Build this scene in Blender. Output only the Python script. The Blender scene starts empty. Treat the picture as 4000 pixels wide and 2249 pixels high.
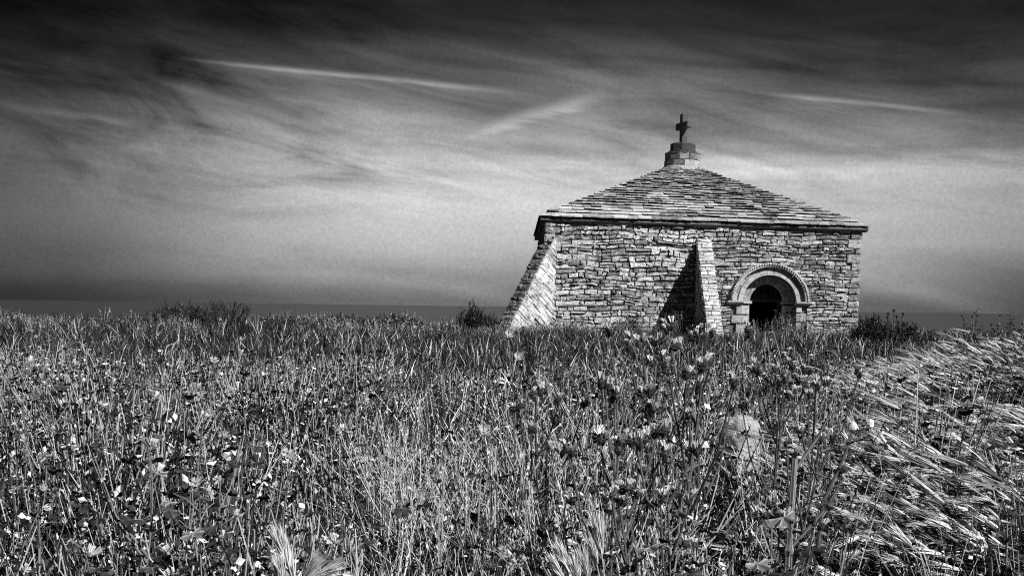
import bpy, math, random
import numpy as np
from mathutils import Matrix, Vector

C = bpy.context.scene.collection
SC = bpy.context.scene
rad = math.radians

# ------------------------------------------------------------------ camera
F_PX, PITCH, ROLL, PP = 4300.0, rad(7.0), rad(0.8), (2000.0, 1718.0)
EYE = 1.5
cam_d = bpy.data.cameras.new('camera')
cam = bpy.data.objects.new('camera', cam_d)
C.objects.link(cam)
cam_d.sensor_width = 36.0
cam_d.lens = 36.0 * F_PX / 4000.0
cam_d.shift_y = (PP[1] - 1124.5) / 4000.0
cam_d.clip_start = 0.05
cam_d.clip_end = 200000.0
cam.matrix_world = (Matrix.Translation((0, 0, EYE)) @ Matrix.Rotation(rad(90) - PITCH, 4, 'X')
                    @ Matrix.Rotation(ROLL, 4, 'Z'))
SC.camera = cam


def ray(px, py):
    u, v = (px - PP[0]) / F_PX, -(py - PP[1]) / F_PX
    c, s = math.cos(ROLL), math.sin(ROLL)
    a, b = u * c - v * s, u * s + v * c
    return Vector((a, b * math.sin(PITCH) + math.cos(PITCH), b * math.cos(PITCH) - math.sin(PITCH)))


def at(px, py, Y):
    r = ray(px, py)
    return r * (Y / r.y) + Vector((0, 0, EYE))


# ------------------------------------------------------------------ sun
SUN_EL, SUN_AZ = rad(39), rad(47)          # azimuth measured from the wall normal (-Y) towards +X
S = Vector((math.sin(SUN_AZ) * math.cos(SUN_EL), -math.cos(SUN_AZ) * math.cos(SUN_EL), math.sin(SUN_EL)))
sun_d = bpy.data.lights.new('sun', 'SUN')
sun_d.energy = 5.0
sun_d.angle = rad(0.5)
sun_d.color = (1, 1, 1)
sun = bpy.data.objects.new('sun', sun_d)
C.objects.link(sun)
sun.rotation_euler = S.to_track_quat('Z', 'Y').to_euler()
sun.location = (20, -20, 30)

# ------------------------------------------------------------------ world / sky (black and white)
W = bpy.data.worlds.new('World')
SC.world = W
W.use_nodes = True
nt = W.node_tree
for n in list(nt.nodes):
    nt.nodes.remove(n)


def mk(tree, typ, **kw):
    n = tree.nodes.new(typ)
    for k, v in kw.items():
        setattr(n, k, v)
    return n


def M(op, a, b=None, c=None, tree=nt, clamp=False):
    n = mk(tree, 'ShaderNodeMath', operation=op, use_clamp=clamp)
    for i, v in enumerate((a, b, c)):
        if v is None:
            continue
        if isinstance(v, (int, float)):
            n.inputs[i].default_value = v
        else:
            tree.links.new(v, n.inputs[i])
    return n.outputs[0]


def comb(x, y, z, tree=nt):
    n = mk(tree, 'ShaderNodeCombineXYZ')
    for i, v in enumerate((x, y, z)):
        if isinstance(v, (int, float)):
            n.inputs[i].default_value = v
        else:
            tree.links.new(v, n.inputs[i])
    return n.outputs[0]


def noise(vec, scale, detail=4, rough=0.5, dist=0.0, tree=nt):
    n = mk(tree, 'ShaderNodeTexNoise')
    tree.links.new(vec, n.inputs['Vector'])
    n.inputs['Scale'].default_value = scale
    n.inputs['Detail'].default_value = detail
    n.inputs['Roughness'].default_value = rough
    n.inputs['Distortion'].default_value = dist
    return n.outputs[0]


def ramp(fac, stops, tree=nt, interp='EASE'):
    n = mk(tree, 'ShaderNodeValToRGB')
    cr = n.color_ramp
    cr.interpolation = interp
    while len(cr.elements) > 1:
        cr.elements.remove(cr.elements[-1])
    cr.elements[0].position = stops[0][0]
    cr.elements[0].color = (stops[0][1],) * 3 + (1,)
    for p, v in stops[1:]:
        e = cr.elements.new(p)
        e.color = (v, v, v, 1)
    tree.links.new(fac, n.inputs[0])
    b = mk(tree, 'ShaderNodeRGBToBW')
    tree.links.new(n.outputs[0], b.inputs[0])
    return b.outputs[0]


def smooth(x, lo, hi, tree=nt):
    n = mk(tree, 'ShaderNodeMapRange', interpolation_type='SMOOTHSTEP')
    if isinstance(x, (int, float)):
        n.inputs[0].default_value = x
    else:
        tree.links.new(x, n.inputs[0])
    n.inputs[1].default_value, n.inputs[2].default_value = lo, hi
    return n.outputs[0]


tc = mk(nt, 'ShaderNodeTexCoord')
sep = mk(nt, 'ShaderNodeSeparateXYZ')
nt.links.new(tc.outputs['Generated'], sep.inputs[0])
dx, dy, dz = sep.outputs
hh = M('SQRT', M('ADD', M('MULTIPLY', dx, dx), M('MULTIPLY', dy, dy)))
aa = M('DIVIDE', dx, M('MAXIMUM', hh, 0.001))
zt = M('ADD', dz, M('MULTIPLY', aa, 0.17))                     # cirrus bands slope gently down to the right
n_big = M('SUBTRACT', noise(comb(M('MULTIPLY', dx, 2.6), M('MULTIPLY', dy, 2.6), M('MULTIPLY', zt, 13)), 1.0, 3, 0.5, 0.5), 0.5)
n_str = M('SUBTRACT', noise(comb(M('MULTIPLY', dx, 6.0), M('MULTIPLY', dy, 6.0), M('MULTIPLY', zt, 42)), 1.0, 6, 0.6, 0.9), 0.5)
n_lvl = M('SUBTRACT', noise(comb(M('MULTIPLY', dx, 2.0), M('MULTIPLY', dy, 2.0), M('MULTIPLY', dz, 34)), 1.0, 5, 0.6, 0.25), 0.5)
e_w = M('ADD', M('ADD', dz, M('MULTIPLY', n_big, 0.095)), M('MULTIPLY', n_lvl, 0.015))
base = ramp(M('MULTIPLY', M('MAXIMUM', e_w, 0.0), 3.2),
            [(0.0, 0.125), (0.03, 0.17), (0.08, 0.28), (0.16, 0.41), (0.26, 0.48), (0.37, 0.45), (0.44, 0.31),
             (0.54, 0.135), (0.64, 0.055), (0.74, 0.018), (0.84, 0.006), (0.92, 0.003), (1.0, 0.002)], interp='LINEAR')
bw_ = M('ADD', 0.28, M('MULTIPLY', 0.18, smooth(aa, -0.02, 0.10)))
bank = M('ADD', 0.17, M('MULTIPLY', 0.83, M('EXPONENT', M('MULTIPLY', -1.0, M('POWER', M('ABSOLUTE', M('DIVIDE', aa, bw_)), 3.0)))))
amp = M('ADD', 0.12, M('MULTIPLY', smooth(dz, 0.06, 0.14), 1.25))
streak = M('ADD', 1.0, M('MULTIPLY', amp, M('ADD', M('MULTIPLY', n_str, 1.25), M('MULTIPLY', n_lvl, 1.15))))
n_mot = M('SUBTRACT', noise(comb(M('MULTIPLY', dx, 5.0), M('MULTIPLY', dy, 5.0), M('MULTIPLY', zt, 17)), 1.0, 5, 0.6, 1.4), 0.5)
n_fine = M('SUBTRACT', noise(tc.outputs['Generated'], 330.0, 3, 0.75), 0.5)
mot_w = M('ADD', 0.35, M('MULTIPLY', 2.3, M('SUBTRACT', 1.0, smooth(aa, -0.25, -0.02))))
streak = M('ADD', streak, M('MULTIPLY', M('MULTIPLY', n_mot, mot_w), smooth(dz, 0.05, 0.12)))
streak = M('MULTIPLY', streak, M('ADD', 1.0, M('MULTIPLY', n_fine, 0.62)))
streak = M('MAXIMUM', streak, 0.22)
veil = M('MULTIPLY', M('MULTIPLY', base, bank), streak)


def trail(p0, p1, w0, w1, strength, puff):
    a, b = ray(*p0).normalized(), ray(*p1).normalized()
    n = a.cross(b).normalized()
    if n.z < 0:
        n = -n
    t = (b - a).normalized()
    ta, tb = a.dot(t), b.dot(t)

    def dot(v):
        return M('ADD', M('ADD', M('MULTIPLY', dx, v.x), M('MULTIPLY', dy, v.y)), M('MULTIPLY', dz, v.z))
    u = M('DIVIDE', M('SUBTRACT', dot(t), ta), tb - ta)
    d = M('ADD', dot(n), M('MULTIPLY', n_str, puff))
    wid = M('ADD', w0, M('MULTIPLY', u, w1 - w0))
    wid = M('MAXIMUM', wid, 0.0004)
    core = M('EXPONENT', M('MULTIPLY', -1.0, M('POWER', M('ABSOLUTE', M('DIVIDE', d, wid)), 2.0)))
    # a faint veil spread on the lower side of the trail
    low = M('MULTIPLY', M('MULTIPLY', M('LESS_THAN', d, 0.0), 0.38), M('EXPONENT', M('DIVIDE', d, M('MULTIPLY', wid, 7.0))))
    ends = M('MULTIPLY', smooth(u, 0.0, 0.35), M('SUBTRACT', 1.0, smooth(u, 0.70, 1.04)))
    front = M('GREATER_THAN', dy, 0.0)
    txt = M('MAXIMUM', M('ADD', 1.0, M('MULTIPLY', n_str, 1.7)), 0.1)
    return M('MULTIPLY', M('MULTIPLY', M('MULTIPLY', M('MAXIMUM', core, low), ends), M('MULTIPLY', front, strength)), txt)


total = veil
for args in (((620, 222), (2110, 374), 0.0017, 0.0028, 0.15, 0.005),
             ((2420, 355), (1800, 545), 0.0070, 0.0050, 0.16, 0.018),
             ((2900, 358), (3800, 450), 0.0020, 0.0023, 0.13, 0.006),
             ((-200, 370), (1420, 640), 0.0035, 0.0035, 0.045, 0.012),
             ((480, 270), (1400, 560), 0.0035, 0.0040, 0.05, 0.016)):
    total = M('ADD', total, trail(*args))
sky = mk(nt, 'ShaderNodeTexSky', sky_type='NISHITA')
sky.sun_disc = False
sky.sun_elevation = SUN_EL
sky.sun_rotation = math.atan2(S.x, S.y)
bw = mk(nt, 'ShaderNodeRGBToBW')
nt.links.new(sky.outputs[0], bw.inputs[0])
total = M('ADD', M('MULTIPLY', total, 10.0), M('MULTIPLY', bw.outputs[0], 0.003))
total = M('MULTIPLY', total, M('ADD', 0.35, M('MULTIPLY', 0.65, smooth(dz, -0.12, 0.0))))
bg = mk(nt, 'ShaderNodeBackground')
nt.links.new(total, bg.inputs[0])
bg.inputs[1].default_value = 0.1
wo = mk(nt, 'ShaderNodeOutputWorld')
nt.links.new(bg.outputs[0], wo.inputs[0])

SC.view_settings.view_transform = 'Standard'
SC.view_settings.look = 'None'
SC.view_settings.exposure = 0.4
SC.view_settings.gamma = 1.0
SC.view_settings.use_curve_mapping = False
SC.render.engine = 'CYCLES'
SC.cycles.max_bounces = 5
SC.cycles.diffuse_bounces = 1
SC.cycles.glossy_bounces = 2
SC.cycles.transmission_bounces = 3
SC.cycles.use_denoising = False
SC.cycles.filter_width = 1.1


# ------------------------------------------------------------------ materials
def mat_tone(name, namt=0.3, nscale=20.0, bump=0.0, bscale=60.0, rough=0.8, trans=0.0, spec=0.2,
             lichen=0.0, dark=0.0, gain=1.0, bdist=0.02, lscale=9.0):
    m = bpy.data.materials.new(name)
    m.use_nodes = True
    t = m.node_tree
    p = t.nodes['Principled BSDF']
    at_ = mk(t, 'ShaderNodeAttribute', attribute_name='tone')
    geo = mk(t, 'ShaderNodeNewGeometry')
    pos = geo.outputs['Position']
    f = noise(pos, nscale, 5, 0.62, 0.3, t)
    v = M('MULTIPLY', at_.outputs['Fac'], M('ADD', 1.0 - namt, M('MULTIPLY', f, 2 * namt, tree=t), tree=t), tree=t)
    v = M('MULTIPLY', v, gain, tree=t)
    if dark:
        g = noise(pos, lscale * 0.55, 6, 0.7, 0.6, t)
        v = M('MULTIPLY', v, M('SUBTRACT', 1.0, M('MULTIPLY', smooth(g, 0.48, 0.66, t), dark, tree=t), tree=t), tree=t)
    if lichen:
        g = noise(pos, lscale, 7, 0.72, 0.8, t)
        k = M('MULTIPLY', smooth(g, 0.53, 0.64, t), lichen, tree=t)
        v = M('ADD', M('MULTIPLY', v, M('SUBTRACT', 1.0, k, tree=t), tree=t), M('MULTIPLY', k, 0.72, tree=t), tree=t)
    v = M('MINIMUM', v, 0.85, tree=t)
    rgb = comb(v, v, v, t)
    t.links.new(rgb, p.inputs['Base Color'])
    p.inputs['Roughness'].default_value = rough
    p.inputs['Specular IOR Level'].default_value = spec
    if bump:
        b = mk(t, 'ShaderNodeBump')
        b.inputs['Strength'].default_value = bump
        b.inputs['Distance'].default_value = bdist
        t.links.new(noise(pos, bscale, 6, 0.65, 0.4, t), b.inputs['Height'])
        t.links.new(b.outputs[0], p.inputs['Normal'])
    if trans:
        tr = mk(t, 'ShaderNodeBsdfTranslucent')
        t.links.new(rgb, tr.inputs[0])
        mx = mk(t, 'ShaderNodeMixShader')
        mx.inputs[0].default_value = trans
        t.links.new(p.outputs[0], mx.inputs[1])
        t.links.new(tr.outputs[0], mx.inputs[2])
        t.links.new(mx.outputs[0], t.nodes['Material Output'].inputs[0])
    return m


STONE = mat_tone('rubble_stone', 0.65, 11, 1.0, 13, 0.95, lichen=0.6, dark=0.75, gain=1.25, bdist=0.10, spec=0.1, lscale=6)
PALE = mat_tone('pale_stone', 0.5, 9, 1.0, 14, 0.95, lichen=0.35, dark=0.55, bdist=0.07, spec=0.1, lscale=7)
DRESSED = mat_tone('dressed_stone', 0.4, 14, 0.7, 30, 0.92, lichen=0.35, dark=0.5, bdist=0.03, spec=0.1)
SLATE = mat_tone('roof_stone', 0.35, 7, 0.9, 18, 0.95, lichen=0.5, dark=0.72, bdist=0.04, spec=0.1, lscale=3.2)
DARKSTONE = mat_tone('dark_stone', 0.5, 12, 0.8, 20, 0.95, lichen=0.08, bdist=0.03, spec=0.1)
MORTAR = mat_tone('mortar', 0.3, 20, 0.8, 50, 0.98, spec=0.05)
WOOD = mat_tone('old_wood', 0.4, 18, 0.3, 60, 0.9, spec=0.1)
GRANITE = mat_tone('granite', 0.6, 70, 1.0, 60, 0.95, lichen=0.4, dark=0.45, bdist=0.02, spec=0.1, lscale=40)
EARTH = mat_tone('earth', 0.5, 6, 0.6, 30, 0.98, spec=0.05)
GRASS = mat_tone('grass', 0.25, 1.2, rough=0.6, spec=0.12, trans=0.03)
LEAF = mat_tone('leaf', 0.3, 60, 0.25, 160, 0.5, trans=0.03, spec=0.22, bdist=0.004)
STEM = mat_tone('stem', 0.3, 50, rough=0.6, spec=0.2)
PETAL = mat_tone('petal', 0.08, 90, rough=0.8, trans=0.18, spec=0.1)


# ------------------------------------------------------------------ mesh helpers
class MB:
    def __init__(s):
        s.v, s.f, s.t = [], [], []

    def add(s, vs, fs, tone):
        o = len(s.v)
        s.v.extend([tuple(x) for x in vs])
        s.f.extend([tuple(i + o for i in f) for f in fs])
        if isinstance(tone, (int, float)):
            s.t.extend([float(tone)] * len(vs))
        else:
            s.t.extend([float(x) for x in tone])

    def mesh(s, name, mat, origin=None, smooth_=False, warp=None):
        v = [warp(p) for p in s.v] if warp else s.v
        if origin is not None:
            v = [(p[0] - origin[0], p[1] - origin[1], p[2] - origin[2]) for p in v]
        me = bpy.data.meshes.new(name)
        me.from_pydata(v, [], s.f)
        a = me.attributes.new('tone', 'FLOAT', 'POINT')
        a.data.foreach_set('value', np.array(s.t, dtype=np.float32))
        me.materials.append(mat)
        if smooth_:
            me.polygons.foreach_set('use_smooth', [True] * len(me.polygons))
        me.update()
        return me

    def build(s, name, mat, parent=None, origin=None, smooth_=False, warp=None, loc=None):
        o = bpy.data.objects.new(name, s.mesh(name, mat, origin, smooth_, warp))
        C.objects.link(o)
        if origin is not None:
            o.location = origin
        if loc is not None:
            o.location = loc
        if parent:
            o.parent = parent
        return o


def tag(o, label=None, cat=None, group=None, kind=None):
    for k, v in (('label', label), ('category', cat), ('group', group), ('kind', kind)):
        if v:
            o[k] = v
    return o


def empty(name, loc, rz=0.0, label=None, cat=None, group=None, parent=None):
    o = bpy.data.objects.new(name, None)
    o.empty_display_size = 0.1
    C.objects.link(o)
    o.location = loc
    o.rotation_euler = (0, 0, rz)
    if parent:
        o.parent = parent
    return tag(o, label, cat, group)


def copy_tree(o, parent=None):
    c = o.copy()
    C.objects.link(c)
    if parent:
        c.parent = parent
    for ch in list(o.children):
        copy_tree(ch, c)
    return c


def V3(*a):
    return np.array(a, dtype=float)


def unit(v):
    return v / max(np.linalg.norm(v), 1e-9)


def stone(mb, q, inward, depth, prot, gap, jit, tone, rng, inset=0.018):
    """a rough block: q = 4 corners of its face (00,10,11,01), standing prot proud of that face"""
    q = [np.array(p, float) for p in q]
    inward = np.array(inward, float)
    wu = np.linalg.norm(q[1] - q[0]) + 1e-6
    wv = np.linalg.norm(q[3] - q[0]) + 1e-6

    def P(u, v):
        return (q[0] * (1 - u) * (1 - v) + q[1] * u * (1 - v) + q[2] * u * v + q[3] * (1 - u) * v)
    ring = [(0, 0), (.5, 0), (1, 0), (1, .5), (1, 1), (.5, 1), (0, 1), (0, .5)]
    ju = [(rng.uniform(-jit, jit), rng.uniform(-jit, jit)) for _ in ring]
    vs = []
    for (u, v), (a, b) in zip(ring, ju):
        g1, g2 = min(gap / wu, .3), min(gap / wv, .3)
        uu = .5 + (u - .5) * (1 - 2 * g1) + a / wu * .5
        vv = .5 + (v - .5) * (1 - 2 * g2) + b / wv * .5
        vs.append(P(uu, vv) + inward * depth)
    for (u, v), (a, b) in zip(ring, ju):
        g1, g2 = min((gap + inset) / wu, .38), min((gap + inset) / wv, .38)
        uu = .5 + (u - .5) * (1 - 2 * g1) + a / wu * .5
        vv = .5 + (v - .5) * (1 - 2 * g2) + b / wv * .5
        vs.append(P(uu, vv) - inward * prot * rng.uniform(.45, .95))
    vs.append(P(rng.uniform(.35, .65), rng.uniform(.35, .65)) - inward * prot * rng.uniform(.9, 1.35))
    fs = [(i, (i + 1) % 8, 8 + (i + 1) % 8, 8 + i) for i in range(8)]
    fs += [(8 + i, 8 + (i + 1) % 8, 16) for i in range(8)]
    mb.add(vs, fs, tone)
    return (q[0] + q[2]) / 2, wu * wv


def hexa(mb, p, tone):
    """box from 8 points: 4 bottom (ccw) then 4 top"""
    mb.add(p, [(0, 3, 2, 1), (4, 5, 6, 7), (0, 1, 5, 4), (1, 2, 6, 5), (2, 3, 7, 6), (3, 0, 4, 7)], tone)


def box(mb, x0, x1, y0, y1, z0, z1, tone):
    hexa(mb, [(x0, y0, z0), (x1, y0, z0), (x1, y1, z0), (x0, y1, z0), (x0, y0, z1), (x1, y0, z1), (x1, y1, z1), (x0, y1, z1)], tone)


def tube(mb, pts, radii, tone, n=6, cap=True):
    pts = [np.array(p, float) for p in pts]
    if isinstance(radii, (int, float)):
        radii = [radii] * len(pts)
    rings = []
    for i, p in enumerate(pts):
        d = unit(pts[min(i + 1, len(pts) - 1)] - pts[max(i - 1, 0)])
        a = unit(np.cross(d, V3(.31, .9, .2)))
        b = np.cross(d, a)
        rings.append([p + radii[i] * (math.cos(k * 2 * math.pi / n) * a + math.sin(k * 2 * math.pi / n) * b) for k in range(n)])
    vs = [v for r in rings for v in r]
    fs = []
    for i in range(len(pts) - 1):
        for k in range(n):
            fs.append((i * n + k, i * n + (k + 1) % n, (i + 1) * n + (k + 1) % n, (i + 1) * n + k))
    if cap:
        fs.append(tuple(range(n))[::-1])
        fs.append(tuple((len(pts) - 1) * n + k for k in range(n)))
    mb.add(vs, fs, tone)


# ------------------------------------------------------------------ ground and sea
def sst(x, a, b):
    t = np.clip((x - a) / (b - a), 0, 1)
    return t * t * (3 - 2 * t)


def ground_h(x, y):
    x = np.asarray(x, float)
    y = np.asarray(y, float)
    h = 0.25 + 0.25 * sst(y, 5, 28)
    h = h + 0.09 * sst(-x, -1, 5) * sst(y, 14, 29) - 0.012 * np.clip(x - 2, 0, 9) * sst(y, 18, 33)
    h = h + 0.57 * np.exp(-((x - 5.3) / 1.55) ** 2 - ((y - 10.5) / 2.4) ** 2)
    h = h + 0.25 * np.exp(-((x - 2.9) / 1.0) ** 2 - ((y - 5.6) / 1.3) ** 2)
    h = h + 0.035 * np.sin(x * 1.7 + y * .6) * np.sin(y * 1.1 - x * .4) + 0.02 * np.sin(x * 4.1) * np.sin(y * 3.3 + 1)
    d = np.sqrt((np.clip(np.abs(x - 2) - 16, 0, None)) ** 2 + np.clip(y - 46, 0, None) ** 2 + np.clip(-40 - y, 0, None) ** 2)
    back = np.where(x < 0.2, np.clip(y - 33.5, 0, 8), 0) * 0.07
    return h - back - 0.02 * d ** 1.6


gx = np.concatenate([np.linspace(-120, -22, 20), np.linspace(-20, 24, 111), np.linspace(26, 124, 20)])
gy = np.concatenate([np.linspace(-130, -6, 20), np.linspace(-4, 52, 113), np.linspace(55, 180, 24)])
GX, GY = np.meshgrid(gx, gy)
GZ = np.maximum(ground_h(GX, GY), -112)
nv = np.stack([GX.ravel(), GY.ravel(), GZ.ravel()], 1)
nx, ny = len(gx), len(gy)
fi = [(j * nx + i, j * nx + i + 1, (j + 1) * nx + i + 1, (j + 1) * nx + i) for j in range(ny - 1) for i in range(nx - 1)]
g = MB()
g.add(nv, fi, 0.025)
tag(g.build('ground', EARTH, smooth_=True), 'rough headland ground under the grass', kind='structure')

sea_m = bpy.data.materials.new('sea_water')
sea_m.use_nodes = True
sp = sea_m.node_tree.nodes['Principled BSDF']
sp.inputs['Base Color'].default_value = (0.045, 0.045, 0.045, 1)
sp.inputs['Roughness'].default_value = 0.38
sp.inputs['Specular IOR Level'].default_value = 0.25
sb = mk(sea_m.node_tree, 'ShaderNodeBump')
sb.inputs['Strength'].default_value = 0.0
sb.inputs['Distance'].default_value = 2.0
sg = mk(sea_m.node_tree, 'ShaderNodeNewGeometry')
sea_m.node_tree.links.new(noise(sg.outputs['Position'], 0.05, 6, 0.6, 0.5, sea_m.node_tree), sb.inputs['Height'])
sea_m.node_tree.links.new(sb.outputs[0], sp.inputs['Normal'])
s_ = MB()
R_ = 60000.0
s_.add([(R_ * math.cos(k * math.pi / 48), R_ * math.sin(k * math.pi / 48), -108) for k in range(96)] + [(0, 0, -108)],
       [(k, (k + 1) % 96, 96) for k in range(96)], 0.03)
tag(s_.build('sea', sea_m), 'calm dark sea out to the horizon', kind='structure')

# ------------------------------------------------------------------ the chapel
rng = random.Random(11)
X0, Y0, Z0 = 0.885, 33.0, 0.40
WW = 9.37                  # width of the front wall, and depth
WT = 3.53                  # wall top
TH = 0.9
chapel = empty('stone_chapel', (X0, Y0, Z0), 0,
               'small square stone chapel with pyramid roof, round arched doorway and cross on top', 'chapel')


def warp(p):
    x, y, z = p
    return (x, y, z - 0.0172 * x * max(z, 0) / 3.6)


DC, DS = 6.71, 1.355       # door centre, spring line
R_HOOD0, R_HOOD1, R_A, R_B, R_OPEN = 1.04, 1.16, 0.93, 0.79, 0.515
BX0, BX1, BTOP, BSL = 4.48, 4.92, 3.17, 0.86   # middle buttress


def put(mb, name, mat, parent, origin=None):
    ctr = np.mean(np.array(mb.v), axis=0)
    return mb.build(name, mat, parent, origin=warp(tuple(ctr)), warp=warp)


# wall cores (four sides), front one pierced by the arch
front_wall = None


def arch_wall(mb, x0, x1, z0, z1, y0, y1, cx, cs, r, tone, n=24):
    zf = z0
    outline = [(cx - r, zf)] + [(cx - r * math.cos(k * math.pi / n), cs + r * math.sin(k * math.pi / n)) for k in range(n + 1)] + [(cx + r, zf)]
    top = [(x0, zf), (x0, cs)] + [None] * (n - 1) + [(x1, cs), (x1, zf)]
    outer = []
    for k, (px, pz) in enumerate(outline):
        if k == 0:
            outer.append((x0, zf))
        elif k == len(outline) - 1:
            outer.append((x1, zf))
        else:
            th = math.pi * (k - 1) / n
            c, s_n = -math.cos(th), math.sin(th)
            tx = ((x0 - cx) / c) if c < -1e-6 else ((x1 - cx) / c if c > 1e-6 else 1e9)
            tz = (z1 - cs) / s_n if s_n > 1e-6 else 1e9
            t = min(tx, tz)
            outer.append((cx + c * t, cs + s_n * t))
    m = len(outline)
    vs = [(a, y0, b) for a, b in outline] + [(a, y0, b) for a, b in outer] + [(a, y1, b) for a, b in outline] + [(a, y1, b) for a, b in outer]
    fs = []
    for k in range(m - 1):
        fs.append((k, k + 1, m + k + 1, m + k))
        fs.append((2 * m + k, 3 * m + k, 3 * m + k + 1, 2 * m + k + 1))
        fs.append((k, 2 * m + k, 2 * m + k + 1, k + 1))
        fs.append((m + k, m + k + 1, 3 * m + k + 1, 3 * m + k))
    mb.add(vs, fs, tone)
    # corners left by the radial cut
    for xc in (x0, x1):
        i = min(range(m), key=lambda k: (outer[k][0] - xc) ** 2 + (outer[k][1] - z1) ** 2)
    return


m = MB()
ZB = -1.6
# front wall core is set 5 cm behind the stone faces; built from piers, a lintel zone and the arch ring
arch_wall(m, DC - 1.5, DC + 1.5, ZB, DS + 1.5, 0.055, TH, DC, DS, R_B, 0.13)
box(m, 0.06, DC - 1.5, 0.055, TH, ZB, WT, 0.13)
box(m, DC + 1.5, WW - 0.06, 0.055, TH, ZB, WT, 0.13)
box(m, DC - 1.5, DC + 1.5, 0.055, TH, DS + 1.5, WT, 0.13)
# fill the two spandrel corners of the arch panel
for sx in (-1, 1):
    c0 = (DC + sx * 1.5, DS + 1.5)
    hexa(m, [(c0[0], 0.057, DS + 1.0), (DC + sx * 1.05, 0.057, DS + 1.0), (DC + sx * 1.05, TH - .01, DS + 1.0), (c0[0], TH - .01, DS + 1.0),
             (c0[0], 0.057, c0[1]), (DC + sx * 1.05, 0.057, c0[1]), (DC + sx * 1.05, TH - .01, c0[1]), (c0[0], TH - .01, c0[1])], 0.13)
front_wall = m.build('front_wall', MORTAR, chapel, origin=(0, 0, 0), warp=warp)
m = MB()
box(m, 0.055, TH, TH, WW - TH, ZB, WT, 0.13)
left_wall = m.build('side_wall', MORTAR, chapel, origin=(0, 0, 0), warp=warp)
m = MB()
box(m, WW - TH, WW - 0.055, TH, WW - TH, ZB, WT, 0.13)
right_wall = m.build('side_wall', MORTAR, chapel, origin=(0, 0, 0), warp=warp)
m = MB()
box(m, 0.06, WW - 0.06, WW - TH, WW - 0.055, ZB, WT, 0.13)
back_wall = m.build('back_wall', MORTAR, chapel, origin=(0, 0, 0), warp=warp)
m = MB()
box(m, TH, WW - TH, TH, WW - TH, ZB, -0.25, 0.08)
m.build('stone_floor', MORTAR, chapel, origin=(0, 0, 0), warp=warp)

pieces = []        # (area, fn-built MB, name, mat, parent)


def lay(mb, area, name, mat, parent):
    pieces.append((area, mb, name, mat, parent))


def rubble(x0f, x1f, z0, z1, hfun, wlo, whi, place, blocked=None, seed=0, tonef=None, rough=1.0):
    """coursed rubble: place(xa, xb, za, zb) -> four corners; returns list of MB"""
    r = random.Random(seed)
    out = []
    z = z0
    k = 0
    while z < z1 - 0.03:
        h = min(hfun(r, z), z1 - z)
        if z1 - (z + h) < 0.05:
            h = z1 - z
        zm = z + h / 2
        spans = [(x0f(zm), x1f(zm))]
        if blocked:
            for b0, b1 in blocked(zm):
                ns = []
                for a, c in spans:
                    if b1 <= a or b0 >= c:
                        ns.append((a, c))
                    else:
                        if b0 - a > 0.06:
                            ns.append((a, b0))
                        if c - b1 > 0.06:
                            ns.append((b1, c))
                spans = ns
        for a, c in spans:
            x = a
            while x < c - 0.02:
                w = r.uniform(wlo, whi) * (0.65 + h * 3.0)
                if r.random() < .12:
                    w *= 1.7
                if c - (x + w) < wlo * 0.6:
                    w = c - x
                out.append((x, x + w, z, z + h))
                x += w
        z += h
        k += 1
    res = []
    for (a, b, c, d) in out:
        # some tall stones are split into two thin ones, so that courses do not run dead straight
        rows = [(c, d)]
        if d - c > 0.15 and r.random() < .42:
            s_p = c + (d - c) * r.uniform(.4, .6)
            rows = [(c, s_p), (s_p, d)]
        for c2, d2 in rows:
            wob = 0.035 * math.sin(a * 1.9 + c * 3.1) + 0.016 * math.sin(a * 5.3 + 2)
            wob2 = 0.035 * math.sin(b * 1.9 + c * 3.1) + 0.016 * math.sin(b * 5.3 + 2)
            mb = MB()
            tone = (tonef(r, a, c2) if tonef else r.uniform(.14, .5))
            q, inward = place(a, b, c2 + wob, c2 + wob2, d2 + wob, d2 + wob2)
            _, ar = stone(mb, q, inward, 0.09, r.uniform(-0.02, 0.042) * rough, 0.003, 0.045, tone, r, inset=0.014)
            res.append((ar, mb))
    return res


def fw_place(a, b, c, c2, d, d2):
    return [(a, 0, c), (b, 0, c2), (b, 0, d2), (a, 0, d)], (0, 1, 0)


quo_r = random.Random(5)
QL, QR = [], []
for lst, seed in ((QL, 3), (QR, 8)):
    r = random.Random(seed)
    z = -0.5
    i = 0
    while z < WT - .02:
        h = r.uniform(.14, .30)
        if WT - z - h < .12:
            h = WT - z
        lst.append((z, z + h, r.uniform(.18, .34) if i % 2 else r.uniform(.30, .52)))
        z += h
        i += 1


def q_at(lst, z):
    for a, b, w in lst:
        if a <= z <= b:
            return w
    return .4


for lst, side in ((QL, 0), (QR, 1)):
    for a, b, w in lst:
        mb = MB()
        x0, x1 = (0, w) if side == 0 else (WW - w, WW)
        tone = quo_r.uniform(.16, .46)
        # a squared block going round the corner: box with roughened front
        stone(mb, [(x0, 0, a), (x1, 0, a), (x1, 0, b), (x0, 0, b)], (0, 1, 0), 0.09, quo_r.uniform(.0, .035), 0.004, 0.03, tone, quo_r)
        if side == 0:
            stone(mb, [(0, 0.75 - w, a), (0, 0, a), (0, 0, b), (0, 0.75 - w, b)], (1, 0, 0), 0.09, .015, 0.006, 0.006, tone, quo_r)
        else:
            stone(mb, [(WW, 0, a), (WW, 0.75 - w, a), (WW, 0.75 - w, b), (WW, 0, b)], (-1, 0, 0), 0.09, .015, 0.006, 0.006, tone, quo_r)
        put(mb, 'quoin', STONE, front_wall)


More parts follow.
